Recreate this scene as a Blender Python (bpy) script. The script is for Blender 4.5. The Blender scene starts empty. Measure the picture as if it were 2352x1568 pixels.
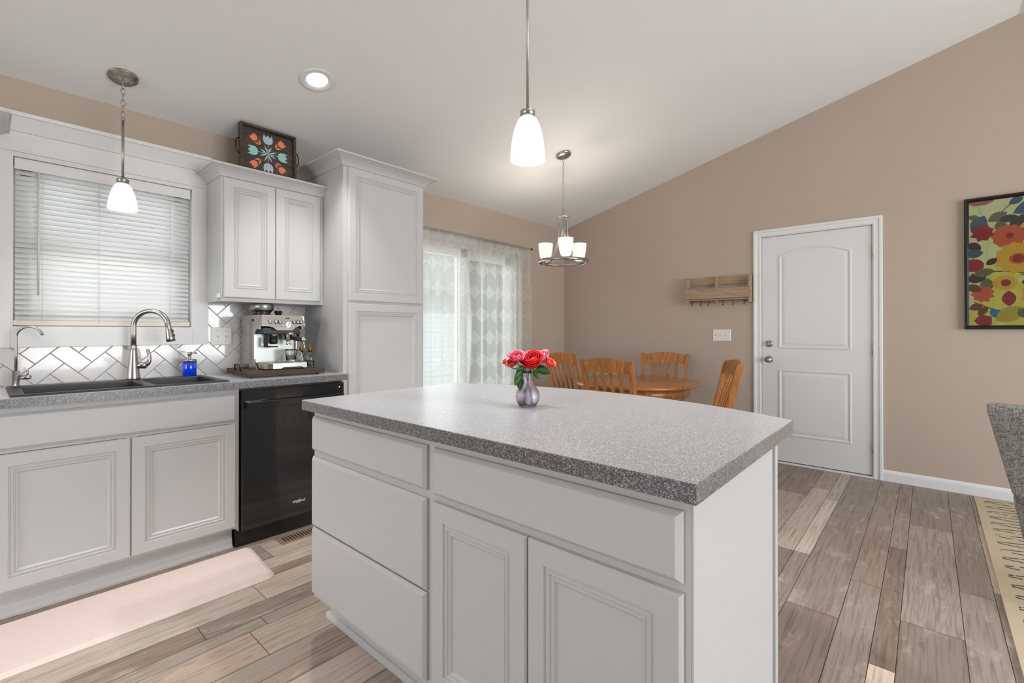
import bpy, bmesh, math, random
from mathutils import Vector, Matrix
random.seed(11)
PI = math.pi
scn = bpy.context.scene
COL = scn.collection

def lin(c):
    c = c / 255.0
    return c / 12.92 if c <= 0.04045 else ((c + 0.055) / 1.055) ** 2.4
def S(r, g, b): return (lin(r), lin(g), lin(b), 1.0)

# ------------------------------------------------------------------ camera
CAM = Vector((3.3708, -4.7846, 1.1926)); YAW = 0.7244; PITCH = 0.0033
cd = bpy.data.cameras.new('camera'); cam = bpy.data.objects.new('camera', cd); COL.objects.link(cam)
cd.sensor_width = 36.0; cd.lens = 36.0 * 1080.32 / 2352.0; cd.shift_y = -27.96 / 2352.0
cd.clip_start = 0.02; cd.clip_end = 300
cam.location = CAM; cam.rotation_euler = (PI / 2 + PITCH, 0, YAW)
scn.camera = cam
# ------------------------------------------------------------------ sky, sun, exposure
scn.view_settings.view_transform = 'Standard'; scn.view_settings.look = 'None'
scn.view_settings.gamma = 1.0; scn.view_settings.use_curve_mapping = False
scn.view_settings.exposure = 0.2
w = bpy.data.worlds.new('sky'); scn.world = w; w.use_nodes = True
wn = w.node_tree.nodes; wl = w.node_tree.links
sky = wn.new('ShaderNodeTexSky'); sky.sky_type = 'NISHITA'; sky.sun_disc = False
sky.sun_elevation = math.radians(48); sky.sun_rotation = math.radians(60)
wl.new(sky.outputs[0], wn['Background'].inputs[0]); wn['Background'].inputs[1].default_value = 0.22
sd = bpy.data.lights.new('sun', 'SUN'); sd.energy = 3.0; sd.angle = 0.01; sd.color = (1, .97, .92)
so = bpy.data.objects.new('sun', sd); COL.objects.link(so); so.rotation_euler = (math.radians(42), 0, math.radians(75))
def area(name, loc, rot, sx, sy, power, color=(1, 1, 1)):
    d = bpy.data.lights.new(name, 'AREA'); d.shape = 'RECTANGLE'; d.size = sx; d.size_y = sy
    d.energy = power; d.color = color
    o = bpy.data.objects.new(name, d); COL.objects.link(o); o.location = loc; o.rotation_euler = rot
    return o
# added fill from unseen rear and right openings; daylight at sink window, patio door
area('fill_light_rear', (2.0, -8.92, 1.55), (PI / 2, 0, 0), 2.7, 1.9, 66, (.97, .985, 1))
area('fill_light_right', (7.62, -2.70, 1.45), (PI / 2, 0, PI / 2), 3.3, 1.8, 160, (.90, .95, 1))
area('daylight_sink_window', (-.80, -4.307, 1.75), (PI / 2, 0, -PI / 2), 2.0, 1.8, 36, (1, 1, 1))
area('daylight_patio_door', (-.35, -1.65, 1.10), (PI / 2, 0, -PI / 2), 1.7, 2.0, 26, (.95, .99, 1))

# ------------------------------------------------------------------ helpers
def tag(o, label=None, cat=None, group=None, kind=None):
    if label: o['label'] = label
    if cat: o['category'] = cat
    if group: o['group'] = group
    if kind: o['kind'] = kind
    return o
def thing(name, label, cat, loc=(0, 0, 0), rz=0, group=None):
    o = bpy.data.objects.new(name, None); COL.objects.link(o); o.empty_display_size = .05
    o.location = loc; o.rotation_euler = (0, 0, rz)
    return tag(o, label, cat, group)
def link(name, me, parent=None):
    o = bpy.data.objects.new(name, me); COL.objects.link(o)
    if parent: o.parent = parent
    return o
class B:
    """collects shapes, then links them as one mesh object"""
    def __init__(s): s.bm = bmesh.new(); s.mi = 0; s.sm = False
    def mat(s, i): s.mi = i; return s
    def smooth(s, v=True): s.sm = v; return s
    def face(s, vs):
        try: f = s.bm.faces.new(vs)
        except ValueError: return None
        f.material_index = s.mi; f.smooth = s.sm; return f
    def v(s, p): return s.bm.verts.new(p)
    def box(s, x0, x1, y0, y1, z0, z1, bev=0.0, M=None):
        x0, x1 = min(x0, x1), max(x0, x1); y0, y1 = min(y0, y1), max(y0, y1); z0, z1 = min(z0, z1), max(z0, z1)
        P = [(x0, y0, z0), (x1, y0, z0), (x1, y1, z0), (x0, y1, z0), (x0, y0, z1), (x1, y0, z1), (x1, y1, z1), (x0, y1, z1)]
        vs = [s.v(M @ Vector(p) if M else p) for p in P]
        fs = [s.face([vs[i] for i in q]) for q in ((3, 2, 1, 0), (4, 5, 6, 7), (0, 1, 5, 4), (1, 2, 6, 5), (2, 3, 7, 6), (3, 0, 4, 7))]
        if bev > 0:
            es = list({e for f in fs for e in f.edges})
            r = bmesh.ops.bevel(s.bm, geom=es, offset=bev, segments=2, affect='EDGES', profile=.5)
            for f in r['faces']: f.material_index = s.mi; f.smooth = s.sm
        return s
    def rings(s, R, cap0=True, cap1=True, closed=False):
        V = [[s.v(p) for p in r] for r in R]; n = len(V[0])
        m = len(V)
        for a in range(m if closed else m - 1):
            b = (a + 1) % m
            for i in range(n):
                j = (i + 1) % n
                s.face([V[a][i], V[a][j], V[b][j], V[b][i]])
        if not closed:
            sm = s.sm; s.sm = False
            if cap0: s.face(list(reversed(V[0])))
            if cap1: s.face(V[-1])
            s.sm = sm
        return s
    def lathe(s, prof, c=(0, 0, 0), n=32, cap0=True, cap1=True, M=None):
        R = []
        for r, z in prof:
            ring = [Vector((r * math.cos(2 * PI * i / n), r * math.sin(2 * PI * i / n), z)) for i in range(n)]
            if M: ring = [M @ p for p in ring]
            R.append([p + Vector(c) for p in ring])
        return s.rings(R, cap0, cap1)
    def tube(s, pts, r, n=10, cap=True):
        pts = [Vector(p) for p in pts]; m = len(pts)
        rr = r if isinstance(r, (list, tuple)) else [r] * m
        T = []
        for i in range(m):
            a = pts[max(0, i - 1)]; b = pts[min(m - 1, i + 1)]; T.append((b - a).normalized())
        up = Vector((0, 0, 1)) if abs(T[0].z) < .9 else Vector((1, 0, 0))
        u = T[0].cross(up).normalized(); R = []
        for i in range(m):
            u = (u - T[i] * u.dot(T[i])).normalized(); v = T[i].cross(u)
            R.append([pts[i] + (u * math.cos(2 * PI * k / n) + v * math.sin(2 * PI * k / n)) * rr[i] for k in range(n)])
        return s.rings(R, cap, cap)
    def torus(s, c, R, r, n=24, m=8, M=None):
        rg = []
        for i in range(n):
            a = 2 * PI * i / n; ring = []
            for k in range(m):
                b = 2 * PI * k / m
                p = Vector(((R + r * math.cos(b)) * math.cos(a), (R + r * math.cos(b)) * math.sin(a), r * math.sin(b)))
                ring.append((M @ p if M else p) + Vector(c))
            rg.append(ring)
        return s.rings(rg, closed=True)
    def prism(s, poly, a, b, f):
        """poly of (u, v); f(u, v, w) -> point; extruded from w=a to w=b"""
        return s.rings([[f(u, v, a) for u, v in poly], [f(u, v, b) for u, v in poly]])
    def sphere(s, c, r, sc=(1, 1, 1), n=14, m=10):
        R = []
        for i in range(m + 1):
            t = -PI / 2 + PI * i / m
            R.append([Vector((c[0] + sc[0] * max(r * math.cos(t), 1e-4) * math.cos(2 * PI * k / n), c[1] + sc[1] * max(r * math.cos(t), 1e-4) * math.sin(2 * PI * k / n), c[2] + sc[2] * r * math.sin(t))) for k in range(n)])
        return s.rings(R)
    def build(s, name, mats, parent=None, off=None, recalc=True):
        if off is not None: bmesh.ops.translate(s.bm, verts=s.bm.verts, vec=-Vector(off))
        if recalc: bmesh.ops.recalc_face_normals(s.bm, faces=s.bm.faces)
        me = bpy.data.meshes.new(name); s.bm.to_mesh(me); s.bm.free()
        for m in (mats if isinstance(mats, (list, tuple)) else [mats]): me.materials.append(m)
        return link(name, me, parent)
def box(name, m, parent, x0, x1, y0, y1, z0, z1, bev=0.0, off=None):
    return B().box(x0, x1, y0, y1, z0, z1, bev).build(name, m, parent, off)
def copy_tree(o, parent=None):
    c = o.copy(); COL.objects.link(c); c.parent = parent
    for ch in list(o.children): copy_tree(ch, c)
    return c
def rect_rings(bm, prof, u0, u1, v0, v1, f):
    """nested rectangles (inset, height) ending in a flat field"""
    R = [[f(u0 + i, v0 + i, h), f(u1 - i, v0 + i, h), f(u1 - i, v1 - i, h), f(u0 + i, v1 - i, h)] for i, h in prof]
    return bm.rings(R)
DOOR = [(0, 0), (0, .013), (.0045, .018), (.050, .018), (.053, .0125), (.057, .0125), (.0605, .016), (.064, .016), (.068, .011), (.0715, .011), (.074, .0135), (.0765, .0135), (.083, .006)]
DRAWER = [(0, 0), (0, .009), (.011, .019)]
def bez(p0, p1, p2, p3, n=14):
    p0, p1, p2, p3 = map(Vector, (p0, p1, p2, p3)); out = []
    for i in range(n + 1):
        t = i / n; out.append(p0 * (1 - t) ** 3 + p1 * 3 * t * (1 - t) ** 2 + p2 * 3 * t * t * (1 - t) + p3 * t ** 3)
    return out
def inset(poly, d):
    """inset of a convex counter-clockwise polygon"""
    n = len(poly); out = []
    for i in range(n):
        a, b, c = Vector(poly[i - 1]), Vector(poly[i]), Vector(poly[(i + 1) % n])
        e1 = (b - a).normalized(); e2 = (c - b).normalized()
        n1 = Vector((-e1.y, e1.x)); n2 = Vector((-e2.y, e2.x)); m = (n1 + n2)
        m = m / max(.2, (1 + n1.dot(n2)))
        out.append(tuple(b + m * d))
    return out

# ------------------------------------------------------------------ materials
def newmat(name):
    m = bpy.data.materials.new(name); m.use_nodes = True
    return m, m.node_tree.nodes, m.node_tree.links, m.node_tree.nodes['Principled BSDF']
def P(name, col, rough=.5, metal=0.0, bump=0.0, bscale=60, coat=0.0, spec=.5, trans=0.0, ior=1.45, emit=None, es=0.0, var=0.0, vscale=6):
    m, n, l, p = newmat(name)
    p.inputs['Base Color'].default_value = col; p.inputs['Roughness'].default_value = rough
    p.inputs['Metallic'].default_value = metal; p.inputs['Coat Weight'].default_value = coat
    p.inputs['Specular IOR Level'].default_value = spec; p.inputs['Transmission Weight'].default_value = trans; p.inputs['IOR'].default_value = ior
    if emit: p.inputs['Emission Color'].default_value = emit; p.inputs['Emission Strength'].default_value = es
    tc = n.new('ShaderNodeTexCoord')
    if bump:
        t = n.new('ShaderNodeTexNoise'); t.inputs['Scale'].default_value = bscale; t.inputs['Detail'].default_value = 4
        b = n.new('ShaderNodeBump'); b.inputs['Strength'].default_value = bump; b.inputs['Distance'].default_value = .004
        l.new(tc.outputs['Object'], t.inputs['Vector']); l.new(t.outputs['Fac'], b.inputs['Height']); l.new(b.outputs['Normal'], p.inputs['Normal'])
    if var:
        t = n.new('ShaderNodeTexNoise'); t.inputs['Scale'].default_value = vscale; t.inputs['Detail'].default_value = 5
        mx = n.new('ShaderNodeMix'); mx.data_type = 'RGBA'
        mx.inputs['A'].default_value = tuple(c * (1 - var) for c in col[:3]) + (1,); mx.inputs['B'].default_value = tuple(min(1, c * (1 + var)) for c in col[:3]) + (1,)
        l.new(tc.outputs['Object'], t.inputs['Vector']); l.new(t.outputs['Fac'], mx.inputs['Factor']); l.new(mx.outputs['Result'], p.inputs['Base Color'])
    return m
def ramp(n, stops):
    r = n.new('ShaderNodeValToRGB'); e = r.color_ramp.elements
    while len(e) < len(stops): e.new(.5)
    for i, (t, c) in enumerate(stops): e[i].position = t; e[i].color = c
    return r
def wood(name, c0, c1, axis='X', scale=6, stretch=12, rough=.4, c2=None, coat=.1, bump=.15):
    m, n, l, p = newmat(name); tc = n.new('ShaderNodeTexCoord'); mp = n.new('ShaderNodeMapping')
    sc = [scale * stretch / 3] * 3; sc['XYZ'.index(axis)] = scale / 3
    mp.inputs['Scale'].default_value = sc; l.new(tc.outputs['Object'], mp.inputs['Vector'])
    t = n.new('ShaderNodeTexNoise'); t.inputs['Scale'].default_value = 1.6; t.inputs['Detail'].default_value = 8; t.inputs['Distortion'].default_value = 1.2
    l.new(mp.outputs['Vector'], t.inputs['Vector'])
    r = ramp(n, [(.3, c0), (.55, c2 or tuple((a + b) / 2 for a, b in zip(c0, c1))), (.75, c1)])
    l.new(t.outputs['Fac'], r.inputs['Fac']); l.new(r.outputs['Color'], p.inputs['Base Color'])
    p.inputs['Roughness'].default_value = rough; p.inputs['Coat Weight'].default_value = coat
    b = n.new('ShaderNodeBump'); b.inputs['Strength'].default_value = bump; b.inputs['Distance'].default_value = .003
    l.new(t.outputs['Fac'], b.inputs['Height']); l.new(b.outputs['Normal'], p.inputs['Normal'])
    return m
def math_node(n, l, op, a, b=None):
    x = n.new('ShaderNodeMath'); x.operation = op
    for i, q in enumerate((a, b)):
        if q is None: continue
        if isinstance(q, (int, float)): x.inputs[i].default_value = q
        else: l.new(q, x.inputs[i])
    return x.outputs[0]

M = {}
M['cab'] = P('cabinet_paint', (.55, .543, .541, 1), .38, bump=.03, bscale=120)
M['white'] = P('white_trim_paint', (.76, .755, .75, 1), .38)
M['doorp'] = P('door_paint', (.72, .715, .71, 1), .42)
M['ceil'] = P('ceiling_texture', (.82, .82, .81, 1), .95, bump=.22, bscale=70, spec=.1)
M['wall'] = P('tan_wall_paint', (.485, .396, .324, 1), .75, bump=.06, bscale=150, spec=.25, var=.02, vscale=2)
M['nickel'] = P('brushed_nickel', S(172, 168, 162), .32, 1.0)
M['chrome'] = P('chrome', S(215, 215, 215), .08, 1.0)
M['steel'] = P('brushed_steel', S(205, 203, 200), .24, 1.0, bump=.03, bscale=200)
M['mirror_steel'] = P('polished_steel', S(165, 169, 166), .36, 1.0)
M['black'] = P('black_plastic', S(28, 28, 29), .4)
M['dwblack'] = P('black_stainless', S(16, 16, 17), .16, .0, coat=.6, spec=.6)
M['sink'] = P('black_composite', S(44, 45, 48), .42, bump=.08, bscale=300)
M['seam'] = P('dark_gap', S(38, 32, 28), .9)
M['grout'] = P('grey_grout', S(150, 145, 140), .9)
M['tile'] = P('white_glazed_tile', (.72, .70, .695, 1), .10, coat=.5)
M['gold'] = P('gold_spout', S(205, 150, 60), .2, 1.0)
M['bronze'] = P('dark_bronze', S(58, 46, 38), .4, .8)
M['mat'] = P('pink_mat', S(222, 203, 195), .7, bump=.15, bscale=260, var=.035, vscale=45)
M['blue'] = P('blue_soap', S(10, 60, 215), .1, trans=.35, emit=None)
M['vent'] = P('brown_register', S(128, 106, 94), .5)
M['plate'] = P('switch_plate', S(228, 225, 221), .35)
M['shade'] = P('frosted_glass_shade', S(244, 243, 240), .35, emit=(1, .98, .95, 1), es=.45)
M['shade2'] = P('frosted_glass_cup', S(246, 243, 238), .35, emit=(1, .94, .84, 1), es=.5)
M['bulb'] = P('lamp_diffuser', S(255, 255, 255), .5, emit=(1, .98, .95, 1), es=3.0)
M['siding'] = P('neighbour_siding', S(205, 208, 212), .8)
M['roofm'] = P('shingle_roof', S(120, 122, 118), .9, bump=.4, bscale=30)
M['grass'] = P('lawn', S(110, 140, 75), .9, bump=.5, bscale=80, var=.2, vscale=3)
M['leafy'] = P('foliage', S(80, 115, 60), .8, var=.3, vscale=4)
M['concrete'] = P('concrete', S(200, 196, 188), .85, var=.05)
M['dial'] = P('dial_face', S(238, 238, 236), .25)
M['kbblack'] = P('frame_black', S(20, 18, 17), .25, coat=.3)
M['green'] = P('leaf_green', S(52, 92, 44), .45, var=.2, vscale=30)
M['stem'] = P('stem_green', S(70, 110, 50), .5)
def glass(name, col, rough=0.0, bump=0.0, bscale=160):
    m = P(name, col, rough, trans=1.0, ior=1.45, bump=bump, bscale=bscale); return m
M['glass'] = glass('clear_glass', (.97, .985, .98, 1))
M['vase'] = glass('lilac_glass', (.86, .80, .90, 1), .03, .5, 190)
M['water'] = glass('water', (.99, .99, 1, 1)); M['water'].node_tree.nodes['Principled BSDF'].inputs['IOR'].default_value = 1.33
def pane():
    m, n, l, p = newmat('window_pane'); n.remove(p)
    tr = n.new('ShaderNodeBsdfTransparent'); tr.inputs[0].default_value = (.97, .99, .985, 1)
    gl = n.new('ShaderNodeBsdfGlossy'); gl.inputs['Roughness'].default_value = .02
    fr = n.new('ShaderNodeFresnel'); fr.inputs['IOR'].default_value = 1.45
    mx = n.new('ShaderNodeMixShader'); l.new(fr.outputs[0], mx.inputs[0]); l.new(tr.outputs[0], mx.inputs[1]); l.new(gl.outputs[0], mx.inputs[2])
    l.new(mx.outputs[0], n['Material Output'].inputs[0]); return m
M['pane'] = pane()
def speckle():
    m, n, l, p = newmat('grey_speckled_laminate'); tc = n.new('ShaderNodeTexCoord')
    t = n.new('ShaderNodeTexVoronoi'); t.inputs['Scale'].default_value = 540; t.feature = 'F1'
    l.new(tc.outputs['Object'], t.inputs['Vector'])
    sep = n.new('ShaderNodeSeparateColor'); l.new(t.outputs['Color'], sep.inputs[0])
    r = ramp(n, [(0, S(44, 44, 48)), (.35, S(68, 68, 72)), (.6, S(92, 92, 96)), (.82, S(124, 123, 126)), (.95, S(186, 184, 184))])
    l.new(sep.outputs[0], r.inputs['Fac'])
    t2 = n.new('ShaderNodeTexNoise'); t2.inputs['Scale'].default_value = 90; t2.inputs['Detail'].default_value = 3; l.new(tc.outputs['Object'], t2.inputs['Vector'])
    r2 = ramp(n, [(.35, (.72, .72, .72, 1)), (.65, (1.0, 1.0, 1.0, 1))]); l.new(t2.outputs['Fac'], r2.inputs['Fac'])
    mx = n.new('ShaderNodeMix'); mx.data_type = 'RGBA'; mx.blend_type = 'MULTIPLY'; mx.inputs['Factor'].default_value = .7
    l.new(r.outputs['Color'], mx.inputs['A']); l.new(r2.outputs['Color'], mx.inputs['B']); l.new(mx.outputs['Result'], p.inputs['Base Color'])
    p.inputs['Roughness'].default_value = .34; p.inputs['Specular IOR Level'].default_value = .7; p.inputs['Coat Weight'].default_value = .8; p.inputs['Coat Roughness'].default_value = .22; p.inputs['Coat IOR'].default_value = 1.5; p.inputs['Sheen Weight'].default_value = .46; p.inputs['Sheen Roughness'].default_value = .42
    return m
M['lam'] = speckle()
def floor_mat():
    m, n, l, p = newmat('weathered_plank_floor')
    at = n.new('ShaderNodeAttribute'); at.attribute_name = 'plank'; uv = n.new('ShaderNodeUVMap')
    sep = n.new('ShaderNodeSeparateColor'); l.new(at.outputs['Color'], sep.inputs[0])
    base = ramp(n, [(0, S(134, 122, 112)), (.3, S(160, 147, 135)), (.6, S(184, 170, 157)), (.85, S(208, 193, 180)), (1, S(226, 212, 198))])
    l.new(sep.outputs[0], base.inputs['Fac'])
    # grain stretched along the plank
    mp = n.new('ShaderNodeMapping'); mp.inputs['Scale'].default_value = (1, .045, 1); l.new(uv.outputs[0], mp.inputs['Vector'])
    g = n.new('ShaderNodeTexNoise'); g.inputs['Scale'].default_value = 75; g.inputs['Detail'].default_value = 7; g.inputs['Distortion'].default_value = .6; l.new(mp.outputs[0], g.inputs['Vector'])
    rg = ramp(n, [(.34, (.66, .64, .62, 1)), (.5, (.98, .98, .98, 1)), (.7, (1.1, 1.1, 1.1, 1))]); l.new(g.outputs['Fac'], rg.inputs['Fac'])
    # cathedral grain
    mp2 = n.new('ShaderNodeMapping'); mp2.inputs['Scale'].default_value = (1, .085, 1); l.new(uv.outputs[0], mp2.inputs['Vector'])
    wv = n.new('ShaderNodeTexNoise'); wv.inputs['Scale'].default_value = 8; wv.inputs['Detail'].default_value = 1; l.new(mp2.outputs[0], wv.inputs['Vector'])
    k = math_node(n, l, 'MULTIPLY', wv.outputs['Fac'], 26.0); k = math_node(n, l, 'FRACT', k); k = math_node(n, l, 'PINGPONG', k, .5)
    rk = ramp(n, [(0, (.82, .81, .80, 1)), (.22, (1, 1, 1, 1))]); l.new(k, rk.inputs['Fac'])
    # pale worn blotches
    mp3 = n.new('ShaderNodeMapping'); mp3.inputs['Scale'].default_value = (1.0, .35, 1); l.new(uv.outputs[0], mp3.inputs['Vector'])
    bl = n.new('ShaderNodeTexNoise'); bl.inputs['Scale'].default_value = 10; bl.inputs['Detail'].default_value = 12; bl.inputs['Roughness'].default_value = .78; l.new(mp3.outputs[0], bl.inputs['Vector'])
    rb = ramp(n, [(.54, (0, 0, 0, 1)), (.72, (.62, .62, .62, 1))]); l.new(bl.outputs['Fac'], rb.inputs['Fac'])
    def mul(a, b, f=1.0):
        x = n.new('ShaderNodeMix'); x.data_type = 'RGBA'; x.blend_type = 'MULTIPLY'; x.inputs['Factor'].default_value = f
        l.new(a, x.inputs['A']); l.new(b, x.inputs['B']); return x.outputs['Result']
    c = mul(base.outputs['Color'], rg.outputs['Color'], .9)
    x = n.new('ShaderNodeMix'); x.data_type = 'RGBA'; x.blend_type = 'MULTIPLY'; l.new(c, x.inputs['A']); l.new(rk.outputs['Color'], x.inputs['B']); l.new(sep.outputs[1], x.inputs['Factor'])
    y = n.new('ShaderNodeMix'); y.data_type = 'RGBA'; l.new(rb.outputs['Color'], y.inputs['Factor']); l.new(x.outputs['Result'], y.inputs['A']); y.inputs['B'].default_value = S(220, 206, 190)
    # some planks a touch pinker
    z = n.new('ShaderNodeMix'); z.data_type = 'RGBA'; z.blend_type = 'MULTIPLY'; l.new(sep.outputs[2], z.inputs['Factor']); l.new(y.outputs['Result'], z.inputs['A']); z.inputs['B'].default_value = (1.0, .90, .84, 1)
    l.new(z.outputs['Result'], p.inputs['Base Color'])
    p.inputs['Roughness'].default_value = .42; p.inputs['Specular IOR Level'].default_value = .35
    b = n.new('ShaderNodeBump'); b.inputs['Strength'].default_value = .12; b.inputs['Distance'].default_value = .002
    l.new(g.outputs['Fac'], b.inputs['Height']); l.new(b.outputs['Normal'], p.inputs['Normal'])
    return m
M['floor'] = floor_mat()
M['oak'] = wood('honey_oak', S(140, 82, 34), S(196, 130, 66), 'Z', 9, 9, .35, coat=.25)
M['oakx'] = wood('honey_oak_top', S(148, 88, 42), S(196, 130, 70), 'X', 6, 9, .28, coat=.35)
M['rustic'] = wood('dark_rustic_wood', S(46, 34, 27), S(92, 70, 56), 'Y', 10, 9, .6, coat=0, bump=.6)
M['grey_wood'] = wood('weathered_pine', S(146, 118, 94), S(188, 164, 138), 'X', 8, 10, .75, coat=0, bump=.3)
def fabric(name, c0, c1, scale=420):
    m, n, l, p = newmat(name); tc = n.new('ShaderNodeTexCoord')
    a = n.new('ShaderNodeMapping'); a.inputs['Scale'].default_value = (1, 1, .22); b = n.new('ShaderNodeMapping'); b.inputs['Scale'].default_value = (.22, .22, 1)
    o = []
    for q in (a, b):
        l.new(tc.outputs['Object'], q.inputs['Vector']); t = n.new('ShaderNodeTexNoise'); t.inputs['Scale'].default_value = scale; t.inputs['Detail'].default_value = 3
        l.new(q.outputs[0], t.inputs['Vector']); o.append(t.outputs['Fac'])
    s = math_node(n, l, 'ADD', o[0], o[1]); s = math_node(n, l, 'MULTIPLY', s, .5)
    r = ramp(n, [(.4, c0), (.6, c1)]); l.new(s, r.inputs['Fac']); l.new(r.outputs['Color'], p.inputs['Base Color']); p.inputs['Roughness'].default_value = .95
    bp = n.new('ShaderNodeBump'); bp.inputs['Strength'].default_value = .4; bp.inputs['Distance'].default_value = .002; l.new(s, bp.inputs['Height']); l.new(bp.outputs[0], p.inputs['Normal'])
    return m
M['charcoal'] = fabric('charcoal_tweed', S(92, 90, 88), S(160, 157, 152), 260)
def curtain_mat():
    m, n, l, p = newmat('sheer_diamond_curtain'); n.remove(p); uv = n.new('ShaderNodeUVMap'); sep = n.new('ShaderNodeSeparateXYZ'); l.new(uv.outputs[0], sep.inputs[0])
    u = math_node(n, l, 'DIVIDE', sep.outputs[0], .20); v = math_node(n, l, 'DIVIDE', sep.outputs[1], .15)
    a = math_node(n, l, 'FLOOR', math_node(n, l, 'ADD', u, v)); b = math_node(n, l, 'FLOOR', math_node(n, l, 'SUBTRACT', u, v))
    par = math_node(n, l, 'ABSOLUTE', math_node(n, l, 'MODULO', math_node(n, l, 'ADD', math_node(n, l, 'MULTIPLY', a, 1.0), math_node(n, l, 'MULTIPLY', b, 2.0)), 3.0))
    dia = math_node(n, l, 'LESS_THAN', par, .5)
    hor = math_node(n, l, 'FRACT', math_node(n, l, 'MULTIPLY', sep.outputs[1], 110)); hor = math_node(n, l, 'GREATER_THAN', hor, .7)
    den = math_node(n, l, 'ADD', math_node(n, l, 'MULTIPLY', dia, .13), .56); den = math_node(n, l, 'ADD', den, math_node(n, l, 'MULTIPLY', hor, .08))
    tr = n.new('ShaderNodeBsdfTransparent'); tl = n.new('ShaderNodeBsdfTranslucent'); tl.inputs[0].default_value = (.82, .82, .78, 1)
    df = n.new('ShaderNodeBsdfDiffuse'); df.inputs[0].default_value = (.72, .69, .63, 1)
    m1 = n.new('ShaderNodeMixShader'); m1.inputs[0].default_value = .5; l.new(df.outputs[0], m1.inputs[1]); l.new(tl.outputs[0], m1.inputs[2])
    m2 = n.new('ShaderNodeMixShader'); l.new(den, m2.inputs[0]); l.new(tr.outputs[0], m2.inputs[1]); l.new(m1.outputs[0], m2.inputs[2])
    l.new(m2.outputs[0], n['Material Output'].inputs[0]); return m
M['curtain'] = curtain_mat()
def slat_mat():
    m, n, l, p = newmat('white_blind_slat'); n.remove(p)
    tl = n.new('ShaderNodeBsdfTranslucent'); tl.inputs[0].default_value = (.9, .9, .9, 1); df = n.new('ShaderNodeBsdfDiffuse'); df.inputs[0].default_value = (.82, .82, .81, 1)
    mx = n.new('ShaderNodeMixShader'); mx.inputs[0].default_value = .35; l.new(df.outputs[0], mx.inputs[1]); l.new(tl.outputs[0], mx.inputs[2]); l.new(mx.outputs[0], n['Material Output'].inputs[0]); return m
M['slat'] = slat_mat()
def rug_mat():
    m, n, l, p = newmat('cream_zigzag_rug'); tc = n.new('ShaderNodeTexCoord'); sep = n.new('ShaderNodeSeparateXYZ'); l.new(tc.outputs['Object'], sep.inputs[0])
    no = n.new('ShaderNodeTexNoise'); no.inputs['Scale'].default_value = 22; l.new(tc.outputs['Object'], no.inputs['Vector'])
    wob = math_node(n, l, 'MULTIPLY', math_node(n, l, 'SUBTRACT', no.outputs['Fac'], .5), .12)
    v = math_node(n, l, 'ADD', math_node(n, l, 'DIVIDE', sep.outputs[1], .120), wob); u = math_node(n, l, 'DIVIDE', sep.outputs[0], .30)
    h = math_node(n, l, 'LESS_THAN', math_node(n, l, 'PINGPONG', v, .5), .05)
    d = math_node(n, l, 'LESS_THAN', math_node(n, l, 'PINGPONG', math_node(n, l, 'SUBTRACT', v, u), .5), .05)
    ln = math_node(n, l, 'MAXIMUM', h, d)
    edge = math_node(n, l, 'GREATER_THAN', sep.outputs[0], .045); ln = math_node(n, l, 'MULTIPLY', ln, edge)
    ln = math_node(n, l, 'MULTIPLY', ln, math_node(n, l, 'GREATER_THAN', no.outputs['Fac'], .40))
    mx = n.new('ShaderNodeMix'); mx.data_type = 'RGBA'; l.new(ln, mx.inputs['Factor']); mx.inputs['A'].default_value = S(190, 174, 146); mx.inputs['B'].default_value = S(52, 58, 60)
    l.new(mx.outputs['Result'], p.inputs['Base Color']); p.inputs['Roughness'].default_value = .95
    return m
M['rug'] = rug_mat()
# ------------------------------------------------------------------ room shell
RX, RY, XR, ZE = 7.69, -9.0, 3.845, 2.4386
def zc(x): return ZE + .2493 * (x if x <= XR else 2 * XR - x)
def struct(o): o['kind'] = 'structure'; return o
WY0, WY1, WZ0, WZ1 = -4.683, -3.931, 1.2123, 2.0543          # sink window
PY0, PY1, PZ1 = -2.43, -.88, 2.03                              # patio door
b = B()
for y0, y1, z0, z1 in ((RY, WY0, 0, ZE), (WY0, WY1, 0, WZ0), (WY0, WY1, WZ1, ZE), (WY1, PY0, 0, ZE), (PY0, PY1, PZ1, ZE), (PY1, .14, 0, ZE)):
    b.box(-.14, 0, y0, y1, z0, z1)
wall_left = struct(b.build('wall_left', M['wall']))
DX0, DX1, DZ1 = 2.2085, 3.0415, 2.062
b = B(); f = lambda u, v, w_: (u, w_, v)
b.prism([(0, 0), (DX0, 0), (DX0, zc(DX0)), (0, ZE)], 0, .14, f)
b.prism([(DX0, DZ1), (DX1, DZ1), (DX1, zc(DX1)), (DX0, zc(DX0))], 0, .14, f)
b.prism([(DX1, 0), (RX, 0), (RX, ZE), (XR, zc(XR)), (DX1, zc(DX1))], 0, .14, f)
struct(b.build('wall_far', M['wall']))
b = B()                                                        # rear wall with an unseen opening added for the fill light
b.prism([(0, 0), (RX, 0), (RX, .55), (0, .55)], RY - .14, RY, f)
b.prism([(0, .55), (.6, .55), (.6, zc(.6)), (0, ZE)], RY - .14, RY, f)
b.prism([(.6, 2.55), (3.4, 2.55), (3.4, zc(3.4)), (.6, zc(.6))], RY - .14, RY, f)
b.prism([(3.4, .55), (RX, .55), (RX, ZE), (XR, zc(XR)), (3.4, zc(3.4))], RY - .14, RY, f)
struct(b.build('wall_rear', M['wall']))
b = B()  # right wall, its unseen opening placed for the fill light
for y0, y1, z0, z1 in ((RY, -4.4, 0, ZE), (-4.4, -1.0, 0, .5), (-4.4, -1.0, 2.38, ZE), (-1.0, .14, 0, ZE)): b.box(RX, RX + .14, y0, y1, z0, z1)
struct(b.build('wall_right', M['wall']))
b = B(); fy = lambda u, v, w_: (u, w_, v)
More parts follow.
